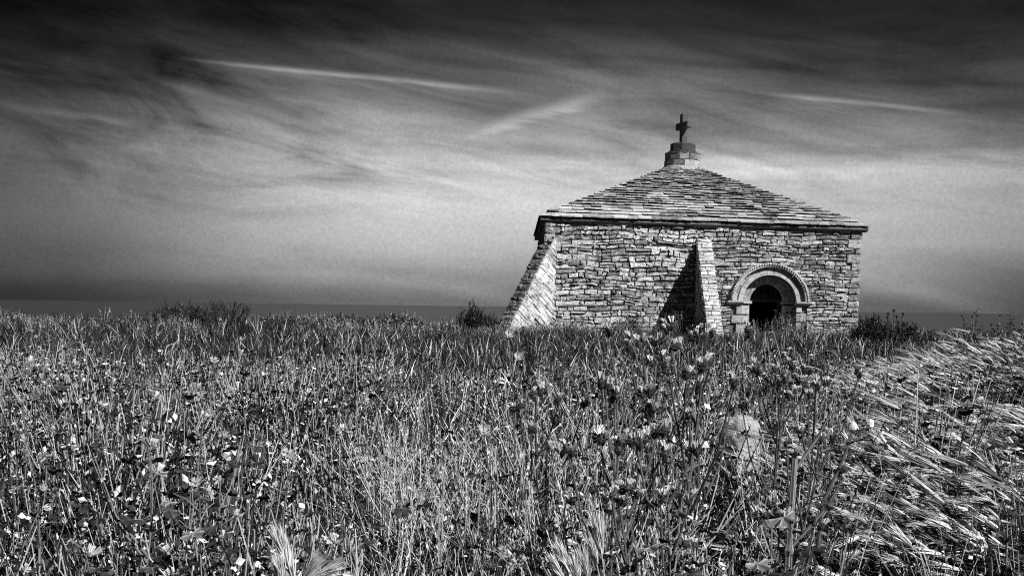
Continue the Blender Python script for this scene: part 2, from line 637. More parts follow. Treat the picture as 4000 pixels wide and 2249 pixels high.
def blk_door(zm):
    if zm > DS + R_HOOD1 - 0.04:
        return []
    if zm > DS:
        hw = math.sqrt(max((R_HOOD1 - .03) ** 2 - (zm - DS) ** 2, 0))
        return [(DC - hw, DC + hw)]
    return [(DC - 1.13, DC + 1.13)]


def blk_but(zm):
    return [(BX0 - .0, BX1 + .0)] if zm < BTOP - .05 else []


def blk_left(zm):
    return [(0, .335)] if zm < 3.0 else []


def tone_l(r, x, z):
    t = r.uniform(.16, .58)
    if 2.2 < x < 4.4 and z > 1.6 and r.random() < .45:
        t = r.uniform(.55, .78)            # patches of old pale plaster left on the stones
    if z < .9:
        t = r.uniform(.32, .65)
    return t


def tone_r(r, x, z):
    t = r.uniform(.15, .55)
    if z < 1.2 and r.random() < .5:
        t = r.uniform(.35, .6)
    return t


left_f = rubble(lambda z: max(q_at(QL, z), 0), lambda z: BX0 + (.22 if z > BTOP else 0), -0.35, WT,
                lambda r, z: r.uniform(.085, .20), .10, .42, fw_place, seed=21, tonef=tone_l, rough=1.35,
                blocked=lambda z: blk_left(z))
right_f = rubble(lambda z: (BX0 + .22 if z > BTOP else BX1), lambda z: WW - q_at(QR, z), -0.35, WT,
                 lambda r, z: r.uniform(.06, .135), .12, .46, fw_place, blocked=blk_door, seed=33, tonef=tone_r)
allf = sorted(left_f + right_f, key=lambda t: -t[0])
for ar, mb in allf[:300]:
    put(mb, 'wall_stone', STONE, front_wall)
rest = MB()
for ar, mb in allf[300:]:
    rest.add(mb.v, mb.f, mb.t)
if rest.v:
    tag(rest.build('wall_stone', STONE, front_wall, origin=(0, 0, 0), warp=warp), kind='stuff')


# the other three sides, coarser
def lw_place(a, b, c, c2, d, d2):
    return [(0, b, c2), (0, a, c), (0, a, d), (0, b, d2)], (1, 0, 0)


def rw_place(a, b, c, c2, d, d2):
    return [(WW, a, c), (WW, b, c2), (WW, b, d2), (WW, a, d)], (-1, 0, 0)


def bw_place(a, b, c, c2, d, d2):
    return [(b, WW, c2), (a, WW, c), (a, WW, d), (b, WW, d2)], (0, -1, 0)


for pl, par, sd in ((lw_place, left_wall, 41), (rw_place, right_wall, 42), (bw_place, back_wall, 43)):
    rest = MB()
    for ar, mb in rubble(lambda z: .55 if pl is not bw_place else 0.0, lambda z: WW, -0.3, WT, lambda r, z: r.uniform(.16, .26), .3, .6, pl, seed=sd):
        rest.add(mb.v, mb.f, mb.t)
    tag(rest.build('wall_stone', STONE, par, origin=(0, 0, 0), warp=warp), kind='stuff')

# eaves course
EO = 0.14
r = random.Random(77)


def eave_block(mb, u0, u1, side, tone):
    """side 0 front 1 right 2 back 3 left, running coordinate u along the side from its left end"""
    def P(u, out, z):
        if side == 0:
            return (u, -out, z)
        if side == 1:
            return (WW + out, u, z)
        if side == 2:
            return (WW - u, WW + out, z)
        return (-out, WW - u, z)
    o1 = EO - .03 + r.uniform(-.015, .02)
    zb = WT + .002
    prof = [(-.25, zb), (.03, zb), (o1, zb + .055), (o1, WT + .125), (o1 - .05, WT + .135), (-.25, WT + .135)]
    g0, g1 = u0 + .005, u1 - .005
    vs = [P(g0, a, b) for a, b in prof] + [P(g1, a, b) for a, b in prof]
    n = len(prof)
    fs = [(k, (k + 1) % n, n + (k + 1) % n, n + k) for k in range(n)] + [tuple(range(n))[::-1], tuple(range(n, 2 * n))]
    mb.add(vs, fs, tone)


eaves = empty('eaves_course', (0, 0, 0), parent=chapel)
for side in range(4):
    u = -EO
    u_end = WW + EO
    if side in (1, 3):
        u, u_end = 0.26, WW - .26
    while u < u_end - .02:
        w = r.uniform(.55, 1.1)
        if u_end - u - w < .4:
            w = u_end - u
        mb = MB()
        eave_block(mb, u, u + w, side, r.uniform(.07, .2))
        put(mb, 'eave_stone', DARKSTONE, eaves)
        u += w

# roof: core pyramid, then courses of stone slates
EZ = WT + .135
PITCH_R = 0.472
c0 = WW / 2
RO = EO + .02


def roof_h(d):            # d = horizontal distance inwards from the eaves line
    return EZ + d * PITCH_R


m = MB()
half = c0 + RO - .06
m.add([(c0 - half, c0 - half, EZ + .004), (c0 + half, c0 - half, EZ + .004), (c0 + half, c0 + half, EZ + .004), (c0 - half, c0 + half, EZ + .004),
       (c0, c0, EZ + half * PITCH_R)], [(0, 1, 4), (1, 2, 4), (2, 3, 4), (3, 0, 4), (0, 3, 2, 1)], 0.05)
roof = m.build('roof', MORTAR, chapel, origin=(0, 0, 0), warp=warp)
cosr = 1 / math.sqrt(1 + PITCH_R ** 2)
slen = (c0 + RO) / cosr


def slates(side, seed):
    rr = random.Random(seed)
    res = []
    s_ = -.02
    k = 0
    while s_ < slen - .55:
        ex = max(.265 - .007 * k + rr.uniform(-.015, .015), .14)
        d0, d1 = s_ * cosr, (s_ + ex * 1.35) * cosr
        xl0, xr0 = -RO + d0, WW + RO - d0
        x = xl0 + rr.uniform(-.01, .01)
        n = 0
        while x < xr0 - .03:
            w = rr.uniform(.22, .54) * (1.15 - .02 * k)
            if xr0 - x - w < .22:
                w = xr0 - x
            xa, xb = x, x + w
            x += w
            ta, tb = max(xa, -RO + d1), min(xb, WW + RO - d1)
            ta = min(ta, xb - .01)
            tb = max(tb, xa + .01)
            if tb < ta:
                ta = tb = (ta + tb) / 2
            lift = rr.uniform(.07, .11) if k else rr.uniform(.03, .05)
            thick = rr.uniform(.018, .034)
            nb = 4
            vs = []
            lowd = [d0 + rr.uniform(-.016, .016) for _ in range(nb)]
            gp = rr.uniform(.004, .012)
            for lay_ in (0, 1):
                for j in range(nb):
                    xx = xa + gp + (xb - xa - 2 * gp) * j / (nb - 1)
                    vs.append((xx, lowd[j] - RO, roof_h(lowd[j]) + lift + (thick if lay_ else 0) * rr.uniform(.75, 1.2)))
                for xx in (tb, ta):
                    vs.append((xx, d1 - RO, roof_h(d1) + .012 + (thick * .8 if lay_ else 0)))
            b_ = nb + 2
            fs = [tuple(range(b_))[::-1], tuple(range(b_, 2 * b_))] + [(i, (i + 1) % b_, b_ + (i + 1) % b_, b_ + i) for i in range(b_)]

            def tr(p):
                xx, yy, zz = p
                if side == 0:
                    return (xx, yy, zz)
                if side == 1:
                    return (WW - yy, xx, zz)
                if side == 2:
                    return (WW - xx, WW - yy, zz)
                return (yy, WW - xx, zz)
            mb = MB()
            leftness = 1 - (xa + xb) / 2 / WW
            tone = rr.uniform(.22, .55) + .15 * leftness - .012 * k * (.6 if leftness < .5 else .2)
            if rr.random() < .16:
                tone *= .45
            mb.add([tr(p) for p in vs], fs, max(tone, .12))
            res.append((w * ex, mb))
        s_ += ex
        k += 1
    return res


for side in range(4):
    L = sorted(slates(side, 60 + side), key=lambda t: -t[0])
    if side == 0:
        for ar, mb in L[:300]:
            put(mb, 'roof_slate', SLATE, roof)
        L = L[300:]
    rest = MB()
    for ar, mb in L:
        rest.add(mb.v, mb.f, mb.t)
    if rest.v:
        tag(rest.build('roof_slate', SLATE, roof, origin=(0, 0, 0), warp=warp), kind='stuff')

# buttresses ----------------------------------------------------------------


def buttress(O, b, s, t, ztop, slope, p_start, zbot, core_tone, face_tone, rake_tone, seed, fmat, rmat, both=True):
    """O origin on plan, b outward plan direction, s plan direction of the lit side, t half thickness, slope = dp/dz"""
    r = random.Random(seed)
    O, b, s = np.array(O, float), np.array(b, float), np.array(s, float)

    def P(p, side, z):
        q = O + b * p + s * side
        return (q[0], q[1], z)
    pb = p_start + (ztop - zbot) * slope
    m = MB()
    i = .05
    A = [(p_start - .3, zbot), (pb - i, zbot), (p_start - i, ztop - .02), (p_start - .3, ztop - .02)]
    vs = [P(p, -t + i, z) for p, z in A] + [P(p, t - i, z) for p, z in A]
    m.add(vs, [(0, 1, 2, 3), (7, 6, 5, 4), (0, 4, 5, 1), (1, 5, 6, 2), (2, 6, 7, 3), (3, 7, 4, 0)], core_tone)
    core = m.build('buttress', MORTAR, chapel, origin=(0, 0, 0), warp=warp)
    ln = math.hypot(slope, 1)
    e = V3(slope / ln, -1 / ln)          # down the rake in (p, z)
    q = V3(-1 / ln, -slope / ln)         # into the masonry, perpendicular to the rake
    total = (ztop - zbot) * ln
    # rake face: blocks across the thickness
    d = 0.0
    k = 0
    ins = b * (-1 / ln)
    inward = V3(ins[0], ins[1], -slope / ln)
    while d < total:
        h = r.uniform(.08, .17)
        cuts = [-t, t] if r.random() < .25 else [-t, r.uniform(-.4, .4) * t, t]
        for u0, u1 in zip(cuts[:-1], cuts[1:]):
            c1 = V3(p_start, ztop) + e * d
            c2 = V3(p_start, ztop) + e * min(d + h, total)
            mb = MB()
            stone(mb, [P(c2[0], u0, c2[1]), P(c2[0], u1, c2[1]), P(c1[0], u1, c1[1]), P(c1[0], u0, c1[1])], inward, .12,
                  r.uniform(.01, .06), .002, .025, r.uniform(*rake_tone), r, inset=.012)
            put(mb, 'buttress_stone', rmat, core)
        d += h
    # the two cheeks: courses laid square to the rake
    for sd in ((1, -1) if both else (1,)):
        d = .04
        sn = s * sd
        rest = MB()
        while d < total - .05:
            h = r.uniform(.07, .17)
            c1 = V3(p_start, ztop) + e * d
            c2 = V3(p_start, ztop) + e * min(d + h, total)
            dep = .015
            while True:
                a0 = c1 + q * dep
                w = r.uniform(.14, .55)
                lim = (c2[0] - (p_start - .04)) / -q[0]
                if dep >= lim - .03:
                    break
                d2 = min(dep + w, lim)
                if lim - d2 < .1:
                    d2 = lim
                pts = [c2 + q * dep, c2 + q * d2, c1 + q * d2, c1 + q * dep]
                dep = d2
                if min(p_[1] for p_ in pts) < zbot - .3:
                    break
                pts = [(max(p_[0], p_start - .05), p_[1]) for p_ in pts]
                if r.random() < .015:
                    continue                      # a stone has dropped out and left a hole
                mb = MB()
                stone(mb, [P(p_[0], sd * t, p_[1]) for p_ in pts], (-sn[0], -sn[1], 0), .08, r.uniform(-.01, .03), .001, .035,
                      r.uniform(*face_tone), r, inset=.005)
                if sd == 1:
                    put(mb, 'buttress_stone', fmat, core)
                else:
                    rest.add(mb.v, mb.f, mb.t)
            d += h
        if rest.v:
            tag(rest.build('buttress_stone', fmat, core, origin=(0, 0, 0), warp=warp), kind='stuff')
    return core


k7 = 1 / math.sqrt(2)
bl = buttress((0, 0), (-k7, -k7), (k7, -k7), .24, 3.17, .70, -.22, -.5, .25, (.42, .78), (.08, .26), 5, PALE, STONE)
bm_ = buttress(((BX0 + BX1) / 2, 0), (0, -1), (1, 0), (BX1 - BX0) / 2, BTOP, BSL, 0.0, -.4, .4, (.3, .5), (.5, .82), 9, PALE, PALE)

# doorway ---------------------------------------------------------------------
doorway = empty('doorway', (DC, 0, DS), parent=chapel)


def pt(mb, name, mat):
    ctr = np.array(warp(tuple(np.mean(np.array(mb.v), axis=0))))
    o = mb.build(name, mat, doorway, warp=warp, origin=tuple(ctr))
    o.location = (ctr[0] - DC, ctr[1], ctr[2] - DS)
    return o


def ring_blocks(name, r0, r1, y0, y1, n, tone, mat, seed, jit=.006):
    r = random.Random(seed)
    for k in range(n):
        a0, a1 = math.pi * k / n + .006, math.pi * (k + 1) / n - .006
        vs, fs = [], []
        m_ = 4
        off = r.uniform(-jit, jit)
        for j in range(m_ + 1):
            a = a0 + (a1 - a0) * j / m_
            c, s_n = -math.cos(a), math.sin(a)
            for (rr_, yy) in ((r0, y0 + off), (r1, y0 + off), (r1, y1), (r0, y1)):
                vs.append((DC + c * rr_, yy, DS + s_n * rr_))
        for j in range(m_):
            for q in range(4):
                fs.append((j * 4 + q, j * 4 + (q + 1) % 4, j * 4 + 4 + (q + 1) % 4, j * 4 + 4 + q))
        fs += [(0, 3, 2, 1), (m_ * 4, m_ * 4 + 1, m_ * 4 + 2, m_ * 4 + 3)]
        mb = MB()
        mb.add(vs, fs, r.uniform(*tone))
        pt(mb, name, mat)


ring_blocks('hood_stone', R_HOOD0, R_HOOD1, -.13, .10, 11, (.42, .55), DRESSED, 1)
ring_blocks('voussoir', R_A, R_HOOD0 - .002, .0, .10, 13, (.28, .45), DRESSED, 2)
ring_blocks('voussoir', R_B, R_A - .002, -.03, .30, 13, (.42, .6), DRESSED, 3)
ring_blocks('voussoir', R_OPEN, R_B + .05, .30, .62, 11, (.32, .5), DRESSED, 4, jit=.003)
# beaded edge of the hood: small pellets
rest = MB()
rb = random.Random(4)
for k in range(46):
    a = math.pi * (k + .5) / 46
    c, s_n = -math.cos(a), math.sin(a)
    t_ = V3(s_n, 0, -c)
    n_ = V3(c, 0, s_n)
    ctr = V3(DC, -.135, DS) + n_ * (R_HOOD1 - .035)
    w, d_, h_ = .024, .03, .026
    p = [ctr + t_ * sx * w + n_ * sz * h_ + V3(0, sy * d_, 0) for sz in (-1, 1) for sx, sy in ((-1, -1), (1, -1), (1, 1), (-1, 1))]
    mb = MB()
    hexa(mb, p, rb.uniform(.5, .65))
    pt(mb, 'bead', DRESSED)
# imposts and jambs
for sx in (-1, 1):
    mb = MB()
    xa, xb = (DC - 1.24, DC - R_B + .01) if sx < 0 else (DC + R_B - .01, DC + 1.24)
    prof = [(.1, DS - .11), (-.03, DS - .11), (-.14, DS - .045), (-.14, DS - .002), (.1, DS - .002)]
    vs = [(xa, a, b) for a, b in prof] + [(xb, a, b) for a, b in prof]
    fs = [(k, (k + 1) % 5, 5 + (k + 1) % 5, 5 + k) for k in range(5)] + [(4, 3, 2, 1, 0), (5, 6, 7, 8, 9)]
    mb.add(vs, fs, .5)
    pt(mb, 'impost', DRESSED)
    mb = MB()
    xa, xb = (DC - R_B - .05, DC - R_OPEN + .05) if sx < 0 else (DC + R_OPEN - .05, DC + R_B + .05)
    box(mb, xa, xb, .24, .6, DS - .08, DS - .002, .5)
    pt(mb, 'impost', DRESSED)
    z = DS - .11
    i = 0
    while z > -.6:
        h = rb.uniform(.22, .34)
        xo = 1.13 if i % 2 else .99
        for (ra, rb_, y0, y1, zz, tn) in ((R_B, xo, -.012, .29, z, (.34, .52)), (R_OPEN, R_B + .06, .30, .62, min(z, DS - .085), (.45, .65))):
            x0, x1 = (DC - rb_, DC - ra) if sx < 0 else (DC + ra, DC + rb_)
            mb = MB()
            tn_ = rb.uniform(*tn)
            stone(mb, [(x0, y0, zz - h), (x1, y0, zz - h), (x1, y0, zz), (x0, y0, zz)], (0, 1, 0), y1 - y0, .012, .004, .004, tn_, rb)
            pt(mb, 'jamb_stone', DRESSED)
        z -= h
        i += 1
# timber frame: posts, transom and a boarded half-round light above the open doorway
for x0, x1 in ((DC - R_OPEN - .06, DC - R_OPEN + .075), (DC + R_OPEN - .105, DC + R_OPEN + .06)):
    mb = MB()
    box(mb, x0, x1, .64, .74, -.4, DS - .03, .05)
    pt(mb, 'door_post', WOOD)
mb = MB()
box(mb, DC - R_OPEN - .06, DC + R_OPEN + .06, .63, .745, DS - .025, DS + .06, .06)
pt(mb, 'transom', WOOD)
nb = 6
for k in range(nb):
    x0 = DC - R_OPEN - .02 + (2 * R_OPEN + .04) * k / nb + .004
    x1 = DC - R_OPEN - .02 + (2 * R_OPEN + .04) * (k + 1) / nb - .004
    zt_ = DS + R_OPEN + .05
    zb_ = DS + .062
    mb = MB()
    yb = .68 + (.008 if k % 2 else 0)
    if k in (2, 3):          # two small square lights left open in the boards
        box(mb, x0, x1, yb, yb + .03, zb_, DS + .25, .03)
        box(mb, x0, x1, yb, yb + .03, DS + .38, zt_, .03)
    else:
        box(mb, x0, x1, yb, yb + .03, zb_, zt_, .03)
    pt(mb, 'tympanum_board', WOOD)
mb = MB()
for x0 in (DC - .2, DC - .03, DC + .16):
    box(mb, x0, x0 + .05, .655, .679, DS + .062, DS + .47, .045)
pt(mb, 'tympanum_rail', WOOD)
# half doors folded back inside
mb = MB()
box(mb, DC - R_OPEN - .03, DC - R_OPEN + .03, .80, 1.3, -.24, DS - .05, .09)
pt(mb, 'open_door', WOOD)

# roof-top drum and cross ----------------------------------------------------------
finial = empty('roof_finial', (c0, c0, 6.0), parent=chapel)


def pf(mb, name, mat, parent=finial, off=(0, 0, 0)):
    ctr = np.array(warp(tuple(np.mean(np.array(mb.v), axis=0))))
    o = mb.build(name, mat, parent, warp=warp, origin=tuple(ctr))
    o.location = (ctr[0] - c0, ctr[1] - c0, ctr[2] - 6.0)
    return o


DZ = -0.0
rf = random.Random(15)


def drum_ring(name, rad_, z0, z1, n, tone, mat, rot=0.0, dep=.25, prot=.012, rin=None):
    for k in range(n):
        a0, a1 = rot + 2 * math.pi * k / n, rot + 2 * math.pi * (k + 1) / n
        for sub in (0,):
            p0 = (c0 + rad_ * math.cos(a0), c0 + rad_ * math.sin(a0))
            p1 = (c0 + rad_ * math.cos(a1), c0 + rad_ * math.sin(a1))
            am = (a0 + a1) / 2
            inward = (-math.cos(am), -math.sin(am), 0)
            mb = MB()
            tn = rf.uniform(*tone)
            stone(mb, [(p0[0], p0[1], z0), (p1[0], p1[1], z0), (p1[0], p1[1], z1), (p0[0], p0[1], z1)], inward, dep, prot, .003, .006, tn, rf, inset=.008)
            pf(mb, name, mat)


def disc(name, rad_, z0, z1, n, tone, mat, rot=0.0, bev=.02):
    mb = MB()
    vs = []
    for rr_, zz in ((rad_, z0), (rad_, z1 - bev), (rad_ - bev, z1)):
        for k in range(n):
            a = rot + 2 * math.pi * k / n
            vs.append((c0 + rr_ * math.cos(a), c0 + rr_ * math.sin(a), zz))
    fs = []
    for j in range(2):
        for k in range(n):
            fs.append((j * n + k, j * n + (k + 1) % n, (j + 1) * n + (k + 1) % n, (j + 1) * n + k))
    fs += [tuple(range(n))[::-1], tuple(range(2 * n, 3 * n))]
    mb.add(vs, fs, tone)
    return pf(mb, name, mat)


zd = 5.72 + .118           # z before the settlement warp
w_off = 0.0172 * c0 / 3.6
k_ = 1 / (1 - w_off)


def Zc(world_z):
    return (world_z - Z0) * k_


disc('mortar_flaunching', .74, Zc(5.95), Zc(6.13), 20, .35, STONE, bev=.12)
disc('drum_core', .57, Zc(5.9), Zc(6.545), 20, .12, MORTAR, bev=.01)
drum_ring('drum_block', .60, Zc(6.10), Zc(6.335), 11, (.08, .5), DRESSED, .1)
drum_ring('drum_block', .59, Zc(6.335), Zc(6.555), 11, (.06, .36), DRESSED, .38)
disc('drum_cap', .60, Zc(6.546), Zc(6.58), 16, .07, DARKSTONE)
disc('drum_step', .49, Zc(6.58), Zc(6.645), 12, .05, DARKSTONE, .2)
disc('cross_base', .42, Zc(6.645), Zc(6.90), 8, .06, DARKSTONE, rad(22.5 + 12), bev=.03)
cr_ = empty('stone_cross', (0, 0, Zc(6.9) - 6.0 - w_off * Zc(6.9)), rad(-71), parent=finial)


def bevel_box(mb, x0, x1, y0, y1, z0, z1, bv, tone):
    vs, fs = [], []
    for (zz, i) in ((z0, bv), (z0 + bv, 0), (z1 - bv, 0), (z1, bv)):
        b_ = bv * .8
        xs = (x0 + i, x1 - i)
        ys = (y0 + i, y1 - i)
        vs += [(xs[0] + b_, ys[0], zz), (xs[1] - b_, ys[0], zz), (xs[1], ys[0] + b_, zz), (xs[1], ys[1] - b_, zz),
               (xs[1] - b_, ys[1], zz), (xs[0] + b_, ys[1], zz), (xs[0], ys[1] - b_, zz), (xs[0], ys[0] + b_, zz)]
    for j in range(3):
        for k in range(8):
            fs.append((j * 8 + k, j * 8 + (k + 1) % 8, j * 8 + 8 + (k + 1) % 8, j * 8 + 8 + k))
    fs += [tuple(range(8))[::-1], tuple(range(24, 32))]
    mb.add(vs, fs, tone)


mb = MB()
bevel_box(mb, -.10, .10, -.095, .095, -.02, .97, .02, .085)
mb.build('cross_shaft', DARKSTONE, cr_)
mb = MB()
bevel_box(mb, .099, .42, -.09, .09, .48, .70, .02, .10)
bevel_box(mb, -.42, -.099, -.09, .09, .48, .70, .02, .07)
mb.build('cross_arm', DARKSTONE, cr_)

# ------------------------------------------------------------------ the stone post in the grass
POST = at(2884, 1700, 6.0)
pz = float(ground_h(POST.x, POST.y))
ph = at(2884, 1632, 6.0).z - pz
pm = MB()
hw = .130
nseg = 20
zl = list(np.linspace(-.15, ph - .10, 14)) + [ph - .10 + .10 * math.sin(q * math.pi / 14) for q in range(1, 8)]
nr = len(zl) - 1
for j, z in enumerate(zl):
    top = max(0, (z - (ph - .10)) / .10)
    sc = .66 + .34 * math.sqrt(max(1 - top ** 2.6, 0))
    for k in range(nseg):
        a = 2 * math.pi * k / nseg
        c, s_n = math.cos(a), math.sin(a)
        e_ = .36                             # squarish section with rounded arrises
        xx = math.copysign(abs(c) ** e_, c) * hw * .80
        yy = math.copysign(abs(s_n) ** e_, s_n) * hw * .80
        jit = 1 + .03 * math.sin(5 * a + z * 9) + .024 * math.sin(3 * a - z * 21) + rng.uniform(-.018, .018)
        zz = z + (.012 * math.sin(a * 2 + 1) + rng.uniform(-.004, .004)) * (z > .1)
        pm.v.append((xx * sc * jit, yy * sc * jit, zz))
        pm.t.append(.44)
pm.v.append((0, 0, ph + .006))
pm.t.append(.44)
for j in range(nr):
    for k in range(nseg):
        pm.f.append((j * nseg + k, j * nseg + (k + 1) % nseg, (j + 1) * nseg + (k + 1) % nseg, (j + 1) * nseg + k))
for k in range(nseg):
    pm.f.append((nr * nseg + k, nr * nseg + (k + 1) % nseg, (nr + 1) * nseg))
post = pm.build('stone_post', GRANITE, smooth_=False)
post.location = (POST.x, POST.y, pz)
post.rotation_euler = (rad(-1.5), rad(1.0), rad(46))
tag(post, 'short weathered stone post with rounded top, half hidden among thistles', 'stone post')
# two drilled holes, cut for real
cut = MB()
R38 = Matrix.Rotation(rad(38), 4, 'Z')
for (lx, lz, rr_) in ((.045, ph - .225, .0085), (-.012, ph - .235, .009)):
    tube(cut, [(lx * 1, -hw * .80 - .05, lz), (lx, -hw * .80 + .035, lz)], rr_, .05, 8)
co = bpy.data.objects.new('hole_cutter', cut.mesh('hole_cutter', GRANITE))
C.objects.link(co)
co.matrix_world = post.matrix_basis @ Matrix.Rotation(rad(90), 4, 'Z')
md = post.modifiers.new('holes', 'BOOLEAN')
md.object = co
md.operation = 'DIFFERENCE'
md.solver = 'EXACT'
bpy.context.view_layer.update()
dg = bpy.context.evaluated_depsgraph_get()
me2 = bpy.data.meshes.new_from_object(post.evaluated_get(dg))
post.modifiers.clear()
if len(me2.polygons) > 50:
    post.data = me2
bpy.data.objects.remove(co)

# ------------------------------------------------------------------ grass: variants, scattered by geometry nodes
npr = np.random.default_rng(4)


def blades(mb, n, spread, hlo, hhi, width, tones, bend=(.1, .5), lean=(0, 0), segs=4, rs=None, head=False, curl=1.0):
    rs = rs or random
    for _ in range(n):
        a, rr_ = rs.uniform(0, 2 * math.pi), spread * math.sqrt(rs.random())
        bx, by = rr_ * math.cos(a), rr_ * math.sin(a)
        h = rs.uniform(hlo, hhi)
        d = rs.uniform(0, 2 * math.pi)
        bn = rs.uniform(*bend) * h
        lx, ly = math.cos(d) * bn + lean[0] * h * rs.uniform(.6, 1.3), math.sin(d) * bn + lean[1] * h * rs.uniform(.6, 1.3)
        fa = rs.uniform(0, math.pi)
        wx, wy = math.cos(fa), math.sin(fa)
        w = width * rs.uniform(.6, 1.3)
        tn = rs.choice(tones) * rs.uniform(.75, 1.25)
        vs, fs, ts = [], [], []
        hz = math.sqrt(max(h * h - .6 * (lx * lx + ly * ly), h * h * .12))
        for k in range(segs + 1):
            t = k / segs
            x, y, z = bx + lx * t ** (1 + curl), by + ly * t ** (1 + curl), hz * (t - .18 * t * t * (1 if bn > .3 * h else 0))
            ww = w * (1 - t ** 2.2) * .5 * (.75 + .25 * min(t * 4, 1))
            if head and t > .55:
                ww = w * 1.5 * (1 - t) * 2
            if k == segs:
                vs.append((x, y, z))
                ts.append(tn * 1.05)
            else:
                vs += [(x - wx * ww, y - wy * ww, z), (x + wx * ww, y + wy * ww, z)]
                ts += [tn * (.85 + .2 * t)] * 2
        for k in range(segs - 1):
            fs.append((2 * k, 2 * k + 1, 2 * k + 3, 2 * k + 2))
        fs.append((2 * segs - 2, 2 * segs - 1, 2 * segs))
        mb.add(vs, fs, ts)


def ear(mb, base, axis, length, tone, rs, awns=16, aw_w=.0011, body=True, spread=.16):
    base, axis = np.array(base, float), unit(np.array(axis, float))
    a = unit(np.cross(axis, V3(.2, .3, 1)))
    b = np.cross(axis, a)
    bl_ = length * .42
    if body:
        tube(mb, [base, base + axis * bl_ * .3, base + axis * bl_ * .7, base + axis * bl_], [.002, .006, .005, .0015], tone * .8, 5)
    for k in range(awns):
        t0 = rs.uniform(0, .85)
        p = base + axis * bl_ * t0
        th = rs.uniform(0, 2 * math.pi)
        out = math.cos(th) * a + math.sin(th) * b
        d = unit(axis + out * rs.uniform(.05, spread))
        tip = p + d * length * rs.uniform(.45, .68) + V3(0, 0, -.01)
        sd = unit(np.cross(d, V3(rs.uniform(-1, 1), rs.uniform(-1, 1), rs.uniform(-1, 1)))) * aw_w * rs.uniform(.8, 1.5)
        p = p + out * .004
        mb.add([p - sd, p + sd, tip], [(0, 1, 2)], tone * rs.uniform(.75, 1.2))


def leaf_shape(mb, M4, R, tone, rs, lobes=5, n=22, fold=.24):
    """a pleated, lobed, toothed mallow leaf; its stalk joins at the origin, tip along +X"""
    vs, ts, fs = [(0, 0, 0)], [tone * 1.6], []
    rings = (.33, .68, 1.0) if n >= 20 else (1.0,)
    for q, rg in enumerate(rings):
        for k in range(n + 1):
            th = -2.5 + 5.0 * k / n
            c_ = abs(math.cos(lobes * th / 2.0))
            lob = (.72 + .28 * c_ ** .7) if rg == 1.0 else .9
            tooth = 1 + ((.06 if k % 2 else -.06) if rg == 1.0 else 0)
            r_ = R * rg * lob * tooth * (1 - .10 * abs(th) / 2.5)
            vs.append((r_ * math.cos(th) + .12 * R, r_ * math.sin(th), R * (fold * (.75 * rg * math.cos(lobes * th) - .3 * rg * rg) + rs.uniform(-.03, .03))))
            ts.append(tone * ((2.6 if c_ > .93 else .8) if len(rings) > 1 else (1.0 if k % 2 else .8)) * rs.uniform(.8, 1.2))
    for k in range(1, n + 1):
        fs.append((0, k, k + 1))
        for q in range(len(rings) - 1):
            a = q * (n + 1) + k
            fs.append((a, a + n + 1, a + n + 2, a + 1))
    mb.add([M4 @ Vector(v) for v in vs], fs, ts)


def rotm(loc, az, pitch, roll=0.0):
    return Matrix.Translation(loc) @ Matrix.Rotation(az, 4, 'Z') @ Matrix.Rotation(-pitch, 4, 'Y') @ Matrix.Rotation(roll, 4, 'X')


def petal_mesh(mb, M4, R, az, rs, tone=.72, cup=.25, cols=7, rows=3):
    """one notched petal with dark veins running out from the heart"""
    vs, ts, fs = [], [], []
    for i in range(rows + 1):
        t = i / rows
        for j in range(cols):
            u = j / (cols - 1) * 2 - 1
            w = R * (.07 + .36 * t ** .8) * (1 if t < .99 else .9)
            rr_ = R * (.10 + .90 * t) * (1 - (.14 * (1 - abs(u)) ** 1.5 if i == rows else 0) - (.05 * abs(u) if i == rows else 0))
            x, y = rr_, u * w
            z = R * cup * t * t + .03 * R * math.cos(u * 6)
            vs.append(M4 @ (Matrix.Rotation(az, 4, 'Z') @ Vector((x, y, z))))
            dark = (.30 if j % 2 else 1.0) if i < rows else (.75 if j % 2 else 1.0)
            ts.append(tone * dark * (.5 if i == 0 else 1))
    for i in range(rows):
        for j in range(cols - 1):
            a = i * cols + j
            fs.append((a, a + 1, a + cols + 1, a + cols))
    mb.add(vs, fs, ts)


def coll(name, builders, mat):
    c = bpy.data.collections.new(name)
    for i, mb in enumerate(builders):
        o = bpy.data.objects.new(f'{name}_{i:02d}', mb.mesh(f'{name}_{i:02d}', mat))
        c.objects.link(o)
    return c


